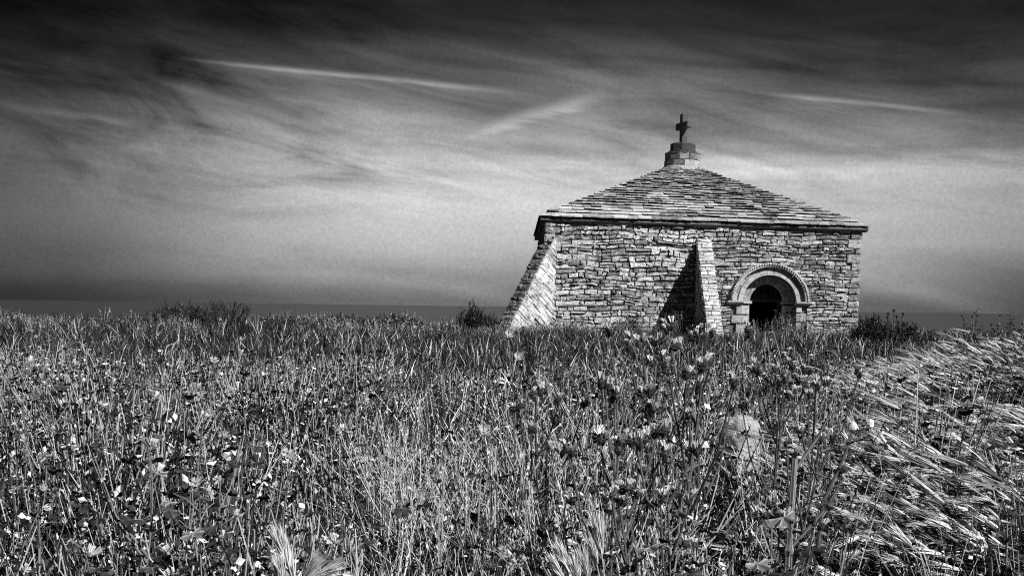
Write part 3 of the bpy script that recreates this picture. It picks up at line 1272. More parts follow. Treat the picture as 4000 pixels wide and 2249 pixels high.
def scatter(name, col, pos, rz, tilt, scl, idx, label, cat, mat):
    n = len(pos)
    me = bpy.data.meshes.new(name)
    me.vertices.add(n)
    me.vertices.foreach_set('co', np.asarray(pos, np.float32).ravel())
    a = me.attributes.new('rot', 'FLOAT_VECTOR', 'POINT')
    rv = np.stack([tilt[:, 0], tilt[:, 1], rz], 1).astype(np.float32)
    a.data.foreach_set('vector', rv.ravel())
    a = me.attributes.new('scl', 'FLOAT', 'POINT')
    a.data.foreach_set('value', np.asarray(scl, np.float32))
    a = me.attributes.new('idx', 'INT', 'POINT')
    a.data.foreach_set('value', np.asarray(idx, np.int32))
    me.materials.append(mat)
    o = bpy.data.objects.new(name, me)
    C.objects.link(o)
    ng = bpy.data.node_groups.new(name + '_scatter', 'GeometryNodeTree')
    ng.interface.new_socket('Geometry', in_out='INPUT', socket_type='NodeSocketGeometry')
    ng.interface.new_socket('Geometry', in_out='OUTPUT', socket_type='NodeSocketGeometry')
    gi, go = ng.nodes.new('NodeGroupInput'), ng.nodes.new('NodeGroupOutput')
    iop = ng.nodes.new('GeometryNodeInstanceOnPoints')
    ci = ng.nodes.new('GeometryNodeCollectionInfo')
    ci.inputs['Collection'].default_value = col
    ci.inputs['Separate Children'].default_value = True
    ci.inputs['Reset Children'].default_value = True

    def na(nm, dt):
        q = ng.nodes.new('GeometryNodeInputNamedAttribute')
        q.data_type = dt
        q.inputs['Name'].default_value = nm
        return q.outputs['Attribute']
    e2r = ng.nodes.new('FunctionNodeEulerToRotation')
    L = ng.links.new
    L(na('rot', 'FLOAT_VECTOR'), e2r.inputs[0])
    L(gi.outputs[0], iop.inputs['Points'])
    L(ci.outputs[0], iop.inputs['Instance'])
    iop.inputs['Pick Instance'].default_value = True
    L(na('idx', 'INT'), iop.inputs['Instance Index'])
    L(e2r.outputs[0], iop.inputs['Rotation'])
    L(na('scl', 'FLOAT'), iop.inputs['Scale'])
    L(iop.outputs[0], go.inputs[0])
    o.modifiers.new('scatter', 'NODES').node_group = ng
    tag(o, label, cat, kind='stuff')
    return o


def noise2(x, y, s, seed=0):
    return (np.sin(x * s + seed) * np.sin(y * s * 1.13 + seed * 1.7) + np.sin(x * s * 2.3 + y * s * 1.1 + seed * 2.1) * .6
            + np.sin(y * s * 2.9 - x * s * .8 + seed * .7) * .5) / 2.1


def pts(n, y0, y1, amin, amax, pw=1.0):
    """random ground points between two distances, within a fan of bearings x/y"""
    u = npr.random(n)
    y = np.sqrt(y0 ** 2 + u * (y1 ** 2 - y0 ** 2))
    x = y * (amin + (amax - amin) * npr.random(n))
    return x, y


def in_chapel(x, y, mrg=.02):
    cx, cy = x - X0, y - Y0
    ins = (cx > -.05 - mrg) & (cx < WW + .05 + mrg) & (cy > -.03 - mrg) & (cy < WW + .05)
    bt = (cx > BX0 - .03) & (cx < BX1 + .03) & (cy > -2.4) & (cy < 0)
    return ins | bt


def make_pts(x, y, keep, smin, smax, nidx, tilt=.30, rz=None):
    x, y = x[keep], y[keep]
    n = len(x)
    z = ground_h(x, y) - .02
    clump = np.clip(1 + .42 * noise2(x, y, 2.1, 77) + .2 * noise2(x, y, .7, 78), .5, 1.5)
    pos = np.stack([x, y, z], 1)
    rz = npr.uniform(0, 2 * math.pi, n) if rz is None else npr.normal(rz[0], rz[1], n)
    return pos, rz, npr.normal(0, tilt, (n, 2)), npr.uniform(smin, smax, n) * clump, npr.integers(0, nidx, n)


def pick(p, nb, nd, prob):
    """dark or pale tufts by patch"""
    n = len(p[3])
    dk = npr.random(n) < prob(p[0][:, 0], p[0][:, 1])
    return np.where(dk, nb + npr.integers(0, nd, n), npr.integers(0, nb, n))


def before_post(x, y):
    return (np.abs(x / y - .2075) < .034) & (y > 3.9) & (y < 6.15)


def barley_zone(x, y):
    a = x / y
    z1 = (a > .29 + .05 * np.sin(y * 1.3) + .02 * noise2(x, y, 2.0, 3)) & (y > 3.7) & (y < 8.0) & (a > .29 + np.abs(y - 5.0) * .022)
    hump = (((x - 5.5) / 2.3) ** 2 + ((y - 10.6) / 2.6) ** 2 < 1.0)
    hollow = ((x - 3.75) / 1.1) ** 2 + ((y - 8.7) / .85) ** 2 < 1.0
    return (z1 | hump) & ~hollow


rs = random.Random(3)
PALEB, DARKB = (.76, .66, .80, .30, .02, .015, .02, .012), (.012, .016, .02, .035)  # the near-black tones put the shade deep in the grass into its colour
# near grass
bl_ = []
for i in range(10):
    mb = MB()
    blades(mb, 11, .10, .18, .62, .0058, PALEB, (.1, 1.0), (-.14, 0), 6, rs)
    blades(mb, 12, .10, .2, .50, .009, DARKB, (.2, 1.1), (-.08, 0), 5, rs)
    for _ in range(2):                                # a few flowering stalks with feathery tops
        h = rs.uniform(.42, .7)
        lx, ly = rs.uniform(-.2, .05), rs.uniform(-.1, .1)
        bx, by = rs.uniform(-.08, .08), rs.uniform(-.08, .08)
        tn = rs.uniform(.4, .65)
        pp = [(bx + lx * t * t, by + ly * t * t, h * t) for t in (0, .35, .7, 1)]
        tube(mb, pp, [.0016, .0014, .0011, .0008], tn, 3, False)
        for q in range(9):
            t = .72 + .28 * q / 9
            c = V3(bx + lx * t * t, by + ly * t * t, h * t)
            d = unit(V3(rs.uniform(-1, 1), rs.uniform(-1, 1), 1.6)) * rs.uniform(.015, .028)
            sd = unit(np.cross(d, V3(rs.uniform(-1, 1), rs.uniform(-1, 1), .1))) * .0022
            mb.add([c, c + d * .5 + sd, c + d, c + d * .5 - sd], [(0, 1, 2, 3)], tn * rs.uniform(.9, 1.3))
    bl_.append(mb)
for i in range(5):
    mb = MB()
    blades(mb, 20, .11, .2, .52, .0075, DARKB, (.1, .7), (-.06, 0), 4, rs)
    blades(mb, 3, .10, .25, .55, .0045, (.6, .7, .3), (.1, .6), (-.1, 0), 5, rs)
    bl_.append(mb)
near_c = coll('near_tuft', bl_, GRASS)
x, y = pts(6000, 2.65, 6.5, -.66, .66)
dens = np.clip(.46 + .75 * noise2(x, y, 2.6, 1), 0.04, 1) * np.where(x / y < -.13, .15, 1.0)
keep = (npr.random(len(x)) < dens) & (((x - POST.x) ** 2 + (y - POST.y) ** 2) > .09) & (~barley_zone(x, y) | (npr.random(len(x)) < .22))
keep &= ~(before_post(x, y) & (npr.random(len(x)) < .6))
p = make_pts(x, y, keep, .75, 1.15, 10)
i_ = pick(p, 10, 5, lambda x, y: np.clip(.28 + .75 * noise2(x, y, 1.5, 41), .04, .9) + np.where((x / y < -.14) | (x / y > .27), .62, 0))
scl = p[3] * np.where(before_post(p[0][:, 0], p[0][:, 1]), .5, 1)
scatter('grass', near_c, p[0], p[1], p[2], scl, i_, 'tall dry grass in the foreground, pale stalks over dark blades', 'grass', GRASS)

# middle grass
bl_ = []
for i in range(9):
    mb = MB()
    blades(mb, 12, .16, .2, .54, .012, PALEB, (.1, 1.0), (-.16, 0), 5, rs)
    blades(mb, 14, .16, .15, .46, .015, DARKB, (.2, 1.1), (-.08, 0), 4, rs)
    bl_.append(mb)
for i in range(5):
    mb = MB()
    blades(mb, 20, .17, .18, .48, .014, DARKB, (.1, .7), (-.06, 0), 3, rs)
    blades(mb, 3, .16, .25, .5, .009, (.55, .65, .3), (.1, .6), (-.1, 0), 4, rs)
    bl_.append(mb)
mid_c = coll('mid_tuft', bl_, GRASS)
x, y = pts(11000, 6.0, 15, -.62, .62)
dens = np.clip(.52 + .75 * noise2(x, y, 1.5, 5), .08, 1) * np.where((x / y < -.17) & (y < 11), .45, 1)
keep = (npr.random(len(x)) < dens) & (~barley_zone(x, y) | (npr.random(len(x)) < .25)) & (((x - POST.x) ** 2 + (y - POST.y) ** 2) > .06)
p = make_pts(x, y, keep, .7, 1.2, 9)
i_ = pick(p, 9, 5, lambda x, y: np.clip(.18 + .8 * noise2(x, y, .8, 47), .04, .9) + np.where((x / y < -.17) & (y < 11) | (x / y > .30), .5, 0))
scatter('grass', mid_c, p[0], p[1], p[2], p[3], i_, 'dry meadow grass of the middle distance between thistles and chapel', 'grass', GRASS)

# far grass
bl_ = []
for i in range(9):
    mb = MB()
    blades(mb, 13, .28, .12, .44, .018, (.6, .7, .3, .02, .02, .03, .03), (.1, .8), (-.14, 0), 3, rs)
    blades(mb, 15, .26, .12, .42, .024, (.02, .03, .05), (.15, .6), (-.05, 0), 3, rs)
    bl_.append(mb)
for i in range(5):
    mb = MB()
    blades(mb, 24, .28, .12, .44, .022, DARKB, (.1, .8), (-.06, 0), 3, rs)
    blades(mb, 3, .26, .2, .45, .016, (.5, .6, .25), (.1, .7), (-.1, 0), 3, rs)
    bl_.append(mb)
far_c = coll('far_tuft', bl_, GRASS)
x, y = pts(21000, 14.5, 35.5, -.62, .62)
dens = np.clip(.72 + .40 * noise2(x, y, .5, 9), .12, 1)
keep = (npr.random(len(x)) < dens) & ~in_chapel(x, y)
p = make_pts(x, y, keep, .75, 1.2, 9)
i_ = pick(p, 9, 5, lambda x, y: np.clip(.14 + .8 * noise2(x, y, .45, 52), .05, .9) + np.where((y > 24) & (x < .5) & (x > -11), .62, 0) + np.where((y > 22) & (x < -11), .3, 0))
scatter('grass', far_c, p[0], p[1], p[2], p[3], i_, 'distant dry grass running up to the chapel walls and the skyline', 'grass', GRASS)
x, y = pts(3500, 35, 50, -.55, .62)
keep = ~in_chapel(x, y)
p = make_pts(x, y, keep, .75, 1.2, 9)
scatter('grass', far_c, p[0], p[1], p[2], p[3], p[4], 'grass on the far side behind the chapel', 'grass', GRASS)

# dark low herbage (docks, mallow leaves) mixed into the grass
bl_ = []
for i in range(9):
    mb = MB()
    for q in range(26):
        a, r_ = rs.uniform(0, 6.28), .13 * math.sqrt(rs.random())
        h = rs.uniform(.10, .55)
        loc = (r_ * math.cos(a), r_ * math.sin(a), h)
        leaf_shape(mb, rotm(loc, rs.uniform(0, 6.28), rs.uniform(-.7, .6), rs.uniform(-.5, .5)), *rs.choice(((rs.uniform(.014, .030), rs.uniform(.012, .035)), (rs.uniform(.014, .030), rs.uniform(.012, .03)), (rs.uniform(.006, .013), rs.uniform(.35, .7)))), rs, 5, 10)  # the few small pale leaves are sun flecks put into leaf colour
    for q in range(5):
        a = rs.uniform(0, 6.28)
        tube(mb, [(.05 * math.cos(a), .05 * math.sin(a), 0), (.09 * math.cos(a), .09 * math.sin(a), .3), (.13 * math.cos(a), .13 * math.sin(a), .55)],
             [.003, .0025, .0015], rs.choice((.1, .3, .45)), 4, False)
    bl_.append(mb)
for i in range(6):
    mb = MB()
    for q in range(110):
        a, r_ = rs.uniform(0, 6.28), .17 * math.sqrt(rs.random())
        h = rs.uniform(.08, .6) * rs.uniform(.6, 1)
        c = V3(r_ * math.cos(a), r_ * math.sin(a), h)
        a2, el = rs.uniform(0, 6.28), rs.uniform(-.8, 1.2)
        L_ = rs.uniform(.012, .046)
        d = V3(math.cos(a2) * math.cos(el), math.sin(a2) * math.cos(el), math.sin(el)) * L_
        sd = unit(np.cross(d, V3(rs.uniform(-1, 1), rs.uniform(-1, 1), rs.uniform(-1, 1)))) * L_ * rs.uniform(.2, .36)
        k_n = unit(np.cross(d, sd)) * L_ * .12
        mb.add([c, c + d * .55 + sd, c + d, c + d * .55 - sd, c + d * .5 + k_n], [(0, 1, 4), (1, 2, 4), (2, 3, 4), (3, 0, 4)],
               rs.choice((.012, .015, .02, .012, .02, .012, .55, .75)))  # near-black leaflets carry painted shade, the rarer pale ones painted sun glints
    for q in range(6):
        a = rs.uniform(0, 6.28)
        tube(mb, [(.05 * math.cos(a), .05 * math.sin(a), 0), (.09 * math.cos(a), .09 * math.sin(a), .3), (.15 * math.cos(a + .4), .15 * math.sin(a + .4), .56)],
             [.003, .0025, .0015], rs.choice((.02, .02, .5)), 4, False)
    bl_.append(mb)
herb_c = coll('herb', bl_, LEAF)
x, y = pts(12000, 2.65, 13, -.64, .64)
a = x / y
dens = np.where(a < -.12, 1.0, np.where(a < .06, .26, .55)) * np.where((a > -.12) & (y < 4.2), 1.7, 1) * np.clip(.7 + .5 * noise2(x, y, 1.3, 12), .1, 1) * np.where(y > 8, .6, 1)
keep = (npr.random(len(x)) < dens) & (~barley_zone(x, y) | (npr.random(len(x)) < .22)) & (((x - POST.x) ** 2 + (y - POST.y) ** 2) > .09) & ~(before_post(x, y) & (npr.random(len(x)) < .85))
p = make_pts(x, y, keep, .6, 1.15, 15, .2)
scatter('mallow_undergrowth', herb_c, p[0], p[1], p[2], p[3], p[4], 'dark leafy undergrowth of mallow and dock filling the foreground', 'undergrowth', LEAF)

x, y = pts(9000, 29.5, 33, -.05, .36)
keep = (npr.random(len(x)) < np.clip(.5 + .6 * noise2(x, y, 1.4, 61), .05, .9) * np.clip((y - 29.5) / 3.2, .05, 1) ** 3 * .7) & ~in_chapel(x, y)
p = make_pts(x, y, keep, .45, .85, 15, .2)
p = p[:3] + (p[3] * (1 + .75 * (noise2(p[0][:, 0], p[0][:, 1], 2.4, 91) > .38)),) + p[4:]
scatter('weeds', herb_c, p[0], p[1], p[2], p[3], p[4], 'dark leafy weeds growing against the foot of the chapel wall', 'weeds', LEAF)
x, y = pts(7000, 23, 33, -.62, .02)
keep = npr.random(len(x)) < np.clip(.25 + .8 * noise2(x, y, .7, 66), .02, .8) * np.clip((y - 22) / 6, .1, 1)
p = make_pts(x, y, keep, .5, .95, 15, .2)
scatter('weeds', herb_c, p[0], p[1], p[2], p[3], p[4], 'dark leafy weeds along the skyline left of the chapel', 'weeds', LEAF)

# small pale flowers dotted through the undergrowth on the left
bl_ = []
for i in range(6):
    mb = MB()
    for q in range(2):
        h = rs.uniform(.38, .66)
        bx, by = rs.uniform(-.1, .1), rs.uniform(-.1, .1)
        tube(mb, [(bx * .3, by * .3, 0), (bx * .7, by * .7, h * .6), (bx, by, h)], [.003, .002, .0012], .2, 4, False)
        m4 = rotm((bx, by, h), rs.uniform(0, 6.28), rs.uniform(-1.1, -.2))
        R0 = rs.uniform(.015, .023)
        for k in range(5):
            petal_mesh(mb, m4, R0, k * 2 * math.pi / 5, rs, .6, cup=rs.uniform(.2, .7), cols=3, rows=1)
    bl_.append(mb)
fl_c = coll('small_flower', bl_, PETAL)
x, y = pts(1700, 2.8, 16, -.60, .35)
a = x / y
dens = np.where(a < -.15, .34, .04) * np.clip(.6 + .6 * noise2(x, y, .9, 22), .05, 1) * np.where(y > 9, .35, 1)
keep = npr.random(len(x)) < dens
p = make_pts(x, y, keep, .85, 1.25, 6, .1)
scatter('wildflowers', fl_c, p[0], p[1], p[2], p[3], p[4], 'small pale mallow flowers dotted through the left of the meadow', 'wildflowers', PETAL)

# wind-combed barley grass on the right
bl_ = []
for i in range(9):
    mb = MB()
    for q in range(9):
        bx, by = rs.uniform(-.11, .11), rs.uniform(-.11, .11)
        h = rs.uniform(.22, .46)
        lx = -rs.uniform(.12, .30)
        ly = rs.uniform(-.10, .05)
        tn = rs.choice((.8, .75, .65, .45, .25, .1))
        P_ = [V3(bx + lx * t ** 2, by + ly * t ** 2, h * (t - .22 * t ** 3)) for t in (0, .35, .7, 1)]
        tube(mb, P_, [.0017, .0015, .0012, .001], tn * .25, 3, False)
        ax = unit(V3(-.9, rs.uniform(-.35, .2), rs.uniform(.12, .65)))
        ear(mb, P_[3], ax, rs.uniform(.13, .19), tn, rs, 13, rs.uniform(.0011, .0024), True, rs.uniform(.1, .24))
    blades(mb, 12, .12, .2, .36, .007, (.03, .03, .05, .3), (.1, .4), (-.5, 0), 4, rs)
    bl_.append(mb)
bar_c = coll('barley', bl_, GRASS)
xs, ys = pts(5200, 2.6, 14, .2, .70)
keep = barley_zone(xs, ys) & (npr.random(len(xs)) < np.clip(.46 + .95 * noise2(xs, ys, 2.6, 31), .03, .9))
p = make_pts(xs, ys, keep, .85, 1.25, 9, .10, rz=(0.12, .42))
scatter('barley_grass', bar_c, p[0], p[1], p[2], p[3], p[4], 'pale bearded barley grass combed flat by the wind on the right bank', 'barley grass', GRASS)

# ------------------------------------------------------------------ single plants


def gz(x, y):
    return float(ground_h(x, y))


def mallow(h, seed, nleaf=10, nfl=4, R=.022, leafR=.04, name='mallow', top_cluster=True):
    rs = random.Random(seed)
    root = empty(name, (0, 0, 0))
    lx, ly = rs.uniform(-.14, .14) * h, rs.uniform(-.1, .1) * h

    def axis(t):
        return V3(lx * t * t + .015 * math.sin(t * 7 + seed), ly * t * t, h * t)
    mb = MB()
    tube(mb, [axis(t / 8) for t in range(9)], [.0042 - .0028 * t / 8 for t in range(9)], .16, 6)
    for q in range(3):
        t = rs.uniform(.35, .7)
        a = rs.uniform(0, 6.28)
        p0 = axis(t)
        tube(mb, [p0, p0 + V3(math.cos(a) * .06, math.sin(a) * .06, .09), p0 + V3(math.cos(a) * .10, math.sin(a) * .10, .22)], [.0026, .002, .001], .2, 5)
    mb.build('stem', STEM, root)
    for k in range(nleaf):
        t = .25 + .72 * (k + rs.random()) / nleaf
        a = k * 2.4 + rs.uniform(-.5, .5)
        p0 = axis(min(t, 1))
        ln = rs.uniform(.04, .10) * (1.2 - t * .5)
        p1 = p0 + V3(math.cos(a) * ln, math.sin(a) * ln, ln * rs.uniform(.1, .7))
        mb = MB()
        tube(mb, [p0, (p0 + p1) / 2 + V3(0, 0, .008), p1], [.0014, .0012, .001], .2, 4, False)
        leaf_shape(mb, rotm(tuple(p1), a + rs.uniform(-.4, .4), rs.uniform(-.8, .35), rs.uniform(-.4, .4)),
                   leafR * rs.uniform(.6, 1.15) * (1.15 - .55 * t), rs.choice((.02, .03, .05, .13)) * rs.uniform(.8, 1.3), rs, 5, 24)
        mb.build('leaf', LEAF, root)
    for k in range(nfl):
        t = 1 - .09 * k - rs.uniform(0, .05)
        a = rs.uniform(-2.6, .2)            # most blooms turn towards the sun side
        p0 = axis(max(t, .3))
        ln = rs.uniform(.02, .05)
        p1 = p0 + V3(math.cos(a) * ln, math.sin(a) * ln, rs.uniform(.005, .03))
        m4 = rotm(tuple(p1), a, 0) @ Matrix.Rotation(rs.uniform(.5, 1.25), 4, 'Y')
        mb = MB()
        tube(mb, [p0, p1], [.0012, .001], .2, 4, False)
        tube(mb, [m4 @ Vector((0, 0, -.006)), m4 @ Vector((0, 0, 0)), m4 @ Vector((0, 0, .007))], [.004, .0045, .0016], .22, 6)
        fl = mb.build('flower', STEM, root)
        cup = rs.choice((.12, .3, .5, .9, 1.3))
        for q in range(5):
            mb = MB()
            petal_mesh(mb, m4, R * rs.uniform(.62, .92), q * 2 * math.pi / 5 + rs.uniform(-.16, .16), rs, rs.uniform(.5, .74), cup * rs.uniform(.6, 1.5))
            mb.build('petal', PETAL, fl)
    # buds and tip leaves
    mb = MB()
    for k in range(7):
        t = 1 - .02 * k
        a = k * 2.2
        c = axis(t) + V3(math.cos(a) * .010, math.sin(a) * .010, .006)
        tube(mb, [c, c + V3(0, 0, .005), c + V3(0, 0, .011)], [.002, .0045, .001], .12, 5)
    mb.build('bud', LEAF, root)
    return root


mprotos = [mallow(.85, 1, 12, 4), mallow(.75, 2, 10, 3, .024), mallow(.95, 3, 14, 5), mallow(.62, 5, 9, 2, .026, .05), mallow(.60, 9, 20, 0, .02, .044)]
MG = 'mallow plants in the foreground'
mplace = [  # px, py of the tip, distance, proto, turn, label
    (325, 1300, 6.2, 2, .2, 'tallest mallow at the far left, its leafy tip reaching the skyline'),
    (985, 1335, 6.4, 0, 1.0, 'tall mallow with pale flowers standing clear in dry grass below the skyline bush'),
    (235, 1400, 5.6, 1, 2.0, 'mallow with pale blooms just left of the tallest mallow'),
    (395, 1440, 4.6, 2, 4.4, 'mallow with a stack of open flowers just right of the tallest mallow'),
    (60, 1420, 5.0, 0, 3.0, 'mallow at the left edge of the meadow, half way down'),
    (745, 1420, 5.2, 1, 5.1, 'mallow between the tallest mallow and the tall mallow by the skyline bush'),
    (560, 1560, 4.1, 0, 2.7, 'leafy mallow above the pair of big striped flowers'),
    (570, 1735, 3.1, 3, 4.0, 'low mallow bearing the left one of two big striped flowers'),
    (660, 1770, 3.1, 1, .6, 'low mallow bearing the right one of two big striped flowers'),
    (860, 1640, 3.8, 0, 5.6, 'mallow with one folded flower right of the big striped flowers'),
    (360, 2150, 2.55, 3, 1.7, 'mallow with flowers at the bottom edge, left of its neighbour'),
    (500, 2110, 2.6, 1, 3.4, 'mallow with upright petals at the bottom edge, second from the corner'),
    (645, 2150, 2.5, 3, 5.0, 'mallow with a single flower at the bottom edge, nearest the bearded ears'),
    (150, 1640, 3.7, 2, 1.2, 'mallow with bare pale stalk in the dark herbage at the left edge'),
    (900, 2010, 2.9, 0, 2.2, 'broad leaved mallow beside the bottom left bearded ears'),
    (1070, 1770, 3.3, 1, 4.7, 'mallow with one large pleated leaf in the middle of the left half'),
    (1330, 2110, 2.6, 3, .3, 'low broad leaved mallow between the bottom bearded ears'),
    (2600, 2010, 2.75, 4, .7, 'flowerless broad leaved mallow at the bottom, right of the bearded ears'),
    (2850, 2080, 2.7, 4, 2.2, 'flowerless broad leaved mallow at the bottom, under the stone post'),
    (3120, 1990, 2.8, 4, 4.4, 'flowerless broad leaved mallow at the foot of the ribbed stalk'),
    (760, 1960, 2.9, 4, 1.5, 'flowerless broad leaved mallow just left of the bottom left bearded ears'),
    (2010, 2090, 2.6, 3, 2.9, 'low mallow with one star shaped flower at the bottom centre'),
]
for i, (px, py, Y, pi, rz, lab) in enumerate(mplace):
    o = copy_tree(mprotos[pi])
    w = at(px, py, Y)
    hz = gz(w.x, w.y)
    h0 = (.85, .75, .95, .62, .60)[pi]
    s = max((w.z - hz) / h0, .5)
    o.location = (w.x, w.y, hz)
    o.scale = (max(s, .85),) * 2 + (s,)
    o.rotation_euler = (0, 0, rz)
    tag(o, lab, 'mallow', MG)


def spine_leaf(mb, base, az, L, tone, rs, droop=.4):
    n = 6
    vs, ts, fs = [], [], []
    for k in range(n + 1):
        t = k / n
        w = L * (.17 * math.sin(math.pi * min(t * .9 + .1, 1)) + .01) * (1.25 if k % 2 else .6)
        r_ = L * t
        z = L * (.55 * t - droop * t * t)
        c = V3(base[0] + math.cos(az) * r_, base[1] + math.sin(az) * r_, base[2] + z)
        sd = V3(-math.sin(az), math.cos(az), 0) * w
        up = V3(0, 0, w * .5)
        vs += [c - sd + up, c, c + sd + up]
        ts += [tone * .9, tone * 1.5, tone]
    for k in range(n):
        a = k * 3
        fs += [(a, a + 1, a + 4, a + 3), (a + 1, a + 2, a + 5, a + 4)]
    mb.add(vs, fs, ts)


def thistle(h, seed, nbr=5, tone=.14):
    rs = random.Random(seed)
    root = empty('thistle', (0, 0, 0))
    lx, ly = rs.uniform(-.12, .12) * h, rs.uniform(-.08, .08) * h

    def axis(t):
        return V3(lx * t * t, ly * t * t, h * t) + V3(.012 * math.sin(t * 6 + seed), 0, 0)

    def spines(mb, P0, P1, n, ln):
        for _ in range(n):
            t = rs.random()
            c = P0 * (1 - t) + P1 * t
            a = rs.uniform(0, 6.28)
            d = V3(math.cos(a), math.sin(a), rs.uniform(.1, .6)) * ln * rs.uniform(.6, 1.3)
            sd = V3(0, 0, ln * .28)
            mb.add([c - sd, c + sd, c + d], [(0, 1, 2)], rs.uniform(.15, .5))
    mb = MB()
    tube(mb, [axis(t / 8) for t in range(9)], [.0066 - .0034 * t / 8 for t in range(9)], tone * .6, 6)
    for t in range(8):
        spines(mb, axis(t / 8), axis((t + 1) / 8), 10, .011)
    mb.build('stem', STEM, root)
    tips = [(axis(1), V3(lx * .1, 0, 1))]
    for k in range(nbr):
        t = .42 + .5 * (k + rs.random() * .6) / nbr
        a = k * 2.5 + rs.uniform(-.5, .5)
        p0 = axis(t)
        L = h * (1.02 - t) * rs.uniform(.65, 1.0) + .03
        p1 = p0 + V3(math.cos(a) * L * .28, math.sin(a) * L * .28, L * .5)
        p2 = p0 + V3(math.cos(a) * L * .42, math.sin(a) * L * .42, L)
        mb = MB()
        tube(mb, [p0, p1, p2], [.0045, .0036, .0026], tone * .6, 5)
        spines(mb, p0, p1, 7, .010)
        spines(mb, p1, p2, 7, .010)
        mb.build('branch', STEM, root)
        tips.append((p2, unit(p2 - p1)))
    for p0, d in tips:
        for q in range(rs.choice((2, 3, 3))):
            dd = unit(d + V3(rs.uniform(-.6, .6), rs.uniform(-.6, .6), rs.uniform(0, .3)))
            b_ = p0 + V3(rs.uniform(-.016, .016), rs.uniform(-.016, .016), rs.uniform(-.015, .01))
            mb = MB()
            z_ = rs.uniform(.95, 1.35)
            tube(mb, [b_ - dd * .004, b_ + dd * .006 * z_, b_ + dd * .013 * z_, b_ + dd * .02 * z_], [.003, .0078 * z_, .007 * z_, .0045 * z_], .035, 7)
            for _ in range(16):                      # spiny bracts
                a = rs.uniform(0, 6.28)
                o_ = V3(math.cos(a), math.sin(a), rs.uniform(-.3, .7))
                c = b_ + dd * rs.uniform(0, .016) * z_ + o_ * .005 * z_
                mb.add([c - dd * .0025, c + dd * .0025, c + o_ * .011 * z_], [(0, 1, 2)], .06)
            hd = mb.build('flower_head', LEAF, root)
            mb = MB()
            for _ in range(20):
                a = rs.uniform(0, 6.28)
                c = b_ + dd * .019 * z_
                o_ = V3(math.cos(a), math.sin(a), 0) * rs.uniform(.0, .010) * z_
                t_ = c + dd * rs.uniform(.011, .018) * z_ + o_
                sd = unit(np.cross(dd, V3(rs.uniform(-1, 1), rs.uniform(-1, 1), .3))) * .0017
                mb.add([c + o_ * .4 - sd, c + o_ * .4 + sd, t_ + sd, t_ - sd], [(0, 1, 2, 3)], rs.uniform(.55, .8))
            mb.build('floret_tuft', PETAL, hd)
    for k in range(9):
        t = .08 + .75 * k / 9
        a = k * 2.4 + rs.uniform(-.4, .4)
        mb = MB()
        spine_leaf(mb, axis(t), a, rs.uniform(.06, .13) * (1.2 - t * .6), rs.uniform(.07, .16), rs)
        mb.build('leaf', LEAF, root)
    return root


tprotos = [thistle(1.0, 1, 6), thistle(.9, 2, 5, .1), thistle(1.05, 4, 7, .12), thistle(.8, 7, 4, .2)]
TG = 'thistles standing around the stone post'
tplace = [
    (2590, 1318, 3.9, 2, .2, 'tallest thistle, a broad cluster of pale heads below the middle buttress'),
    (2750, 1305, 4.1, 0, 1.4, 'slim tall thistle just left of the chapel door with one pale head on top'),
    (2720, 1420, 3.7, 1, 2.9, 'thistle with flat topped pale heads in front of the slim tall thistle'),
    (2090, 1520, 4.2, 1, 4.0, 'thistle standing alone, leftmost of the thistles'),
    (2440, 1530, 3.6, 3, 5.2, 'thistle with dark nodding heads right of the lone leftmost thistle'),
    (3010, 1440, 4.4, 0, 2.2, 'thistle with upright branches behind the right side of the stone post'),
    (3190, 1470, 4.3, 2, .9, 'many headed thistle right of the stone post, below the chapel corner'),
    (2780, 1610, 4.0, 3, 3.6, 'thistle in front of the stone post whose heads cross its rounded top'),
    (2410, 1700, 3.2, 3, 1.1, 'short thistle with dark stem in the dry grass left of the post'),
    (2640, 1760, 3.1, 3, 4.6, 'prickly thistle close by the left face of the stone post'),
    (2985, 2010, 2.9, 3, 2.5, 'small thistle at the foot of the stone post'),
    (2560, 1960, 2.7, 0, .5, 'thistle with bare lower stem in the dark herbage below the post'),
    (3110, 1690, 3.6, 1, 5.7, 'thistle crossing the thick ribbed stalk right of the post'),
]
for i, (px, py, Y, pi, rz, lab) in enumerate(tplace):
    o = copy_tree(tprotos[pi])
    w = at(px, py, Y)
    hz = gz(w.x, w.y)
    h0 = (1.0, .9, 1.05, .8)[pi]
    s = max((w.z - hz) / (h0 + .02), .45)
    o.location = (w.x, w.y, hz)
    o.scale = (max(s, .9),) * 2 + (s,)
    o.rotation_euler = (rad(npr.normal(0, 2)), rad(npr.normal(0, 2)), rz)
    tag(o, lab, 'thistle', TG)
for q in mprotos + tprotos:
    for ch in q.children_recursive:
        bpy.data.objects.remove(ch)
    bpy.data.objects.remove(q)

# thick ribbed stalk (dead hogweed) right of the post
w = at(3085, 1790, 3.3)
hb = empty('hogweed', (w.x, w.y, gz(w.x, w.y)), 0, 'thick pale ribbed hogweed stalk with stubby side branches, right of the post', 'hogweed')
H = w.z - gz(w.x, w.y)
mb = MB()
n = 12
vs, fs = [], []
lev = [(0, 1.1), (.28, 1), (.30, 1.35), (.32, 1), (.62, .95), (.645, 1.4), (.67, .9), (1.0, .8)]
for t, s in lev:
    for k in range(n):
        a = 2 * math.pi * k / n
        r_ = .0105 * s * (1.08 if k % 2 else .9)
        vs.append((r_ * math.cos(a) + .015 * t, r_ * math.sin(a), H * t))
for j in range(len(lev) - 1):
    for k in range(n):
        fs.append((j * n + k, j * n + (k + 1) % n, (j + 1) * n + (k + 1) % n, (j + 1) * n + k))
fs.append(tuple((len(lev) - 1) * n + k for k in range(n)))
mb.add(vs, fs, [(.34 if (i % n) % 2 else .10) for i in range(len(vs))])
mb.build('stem', STEM, hb)
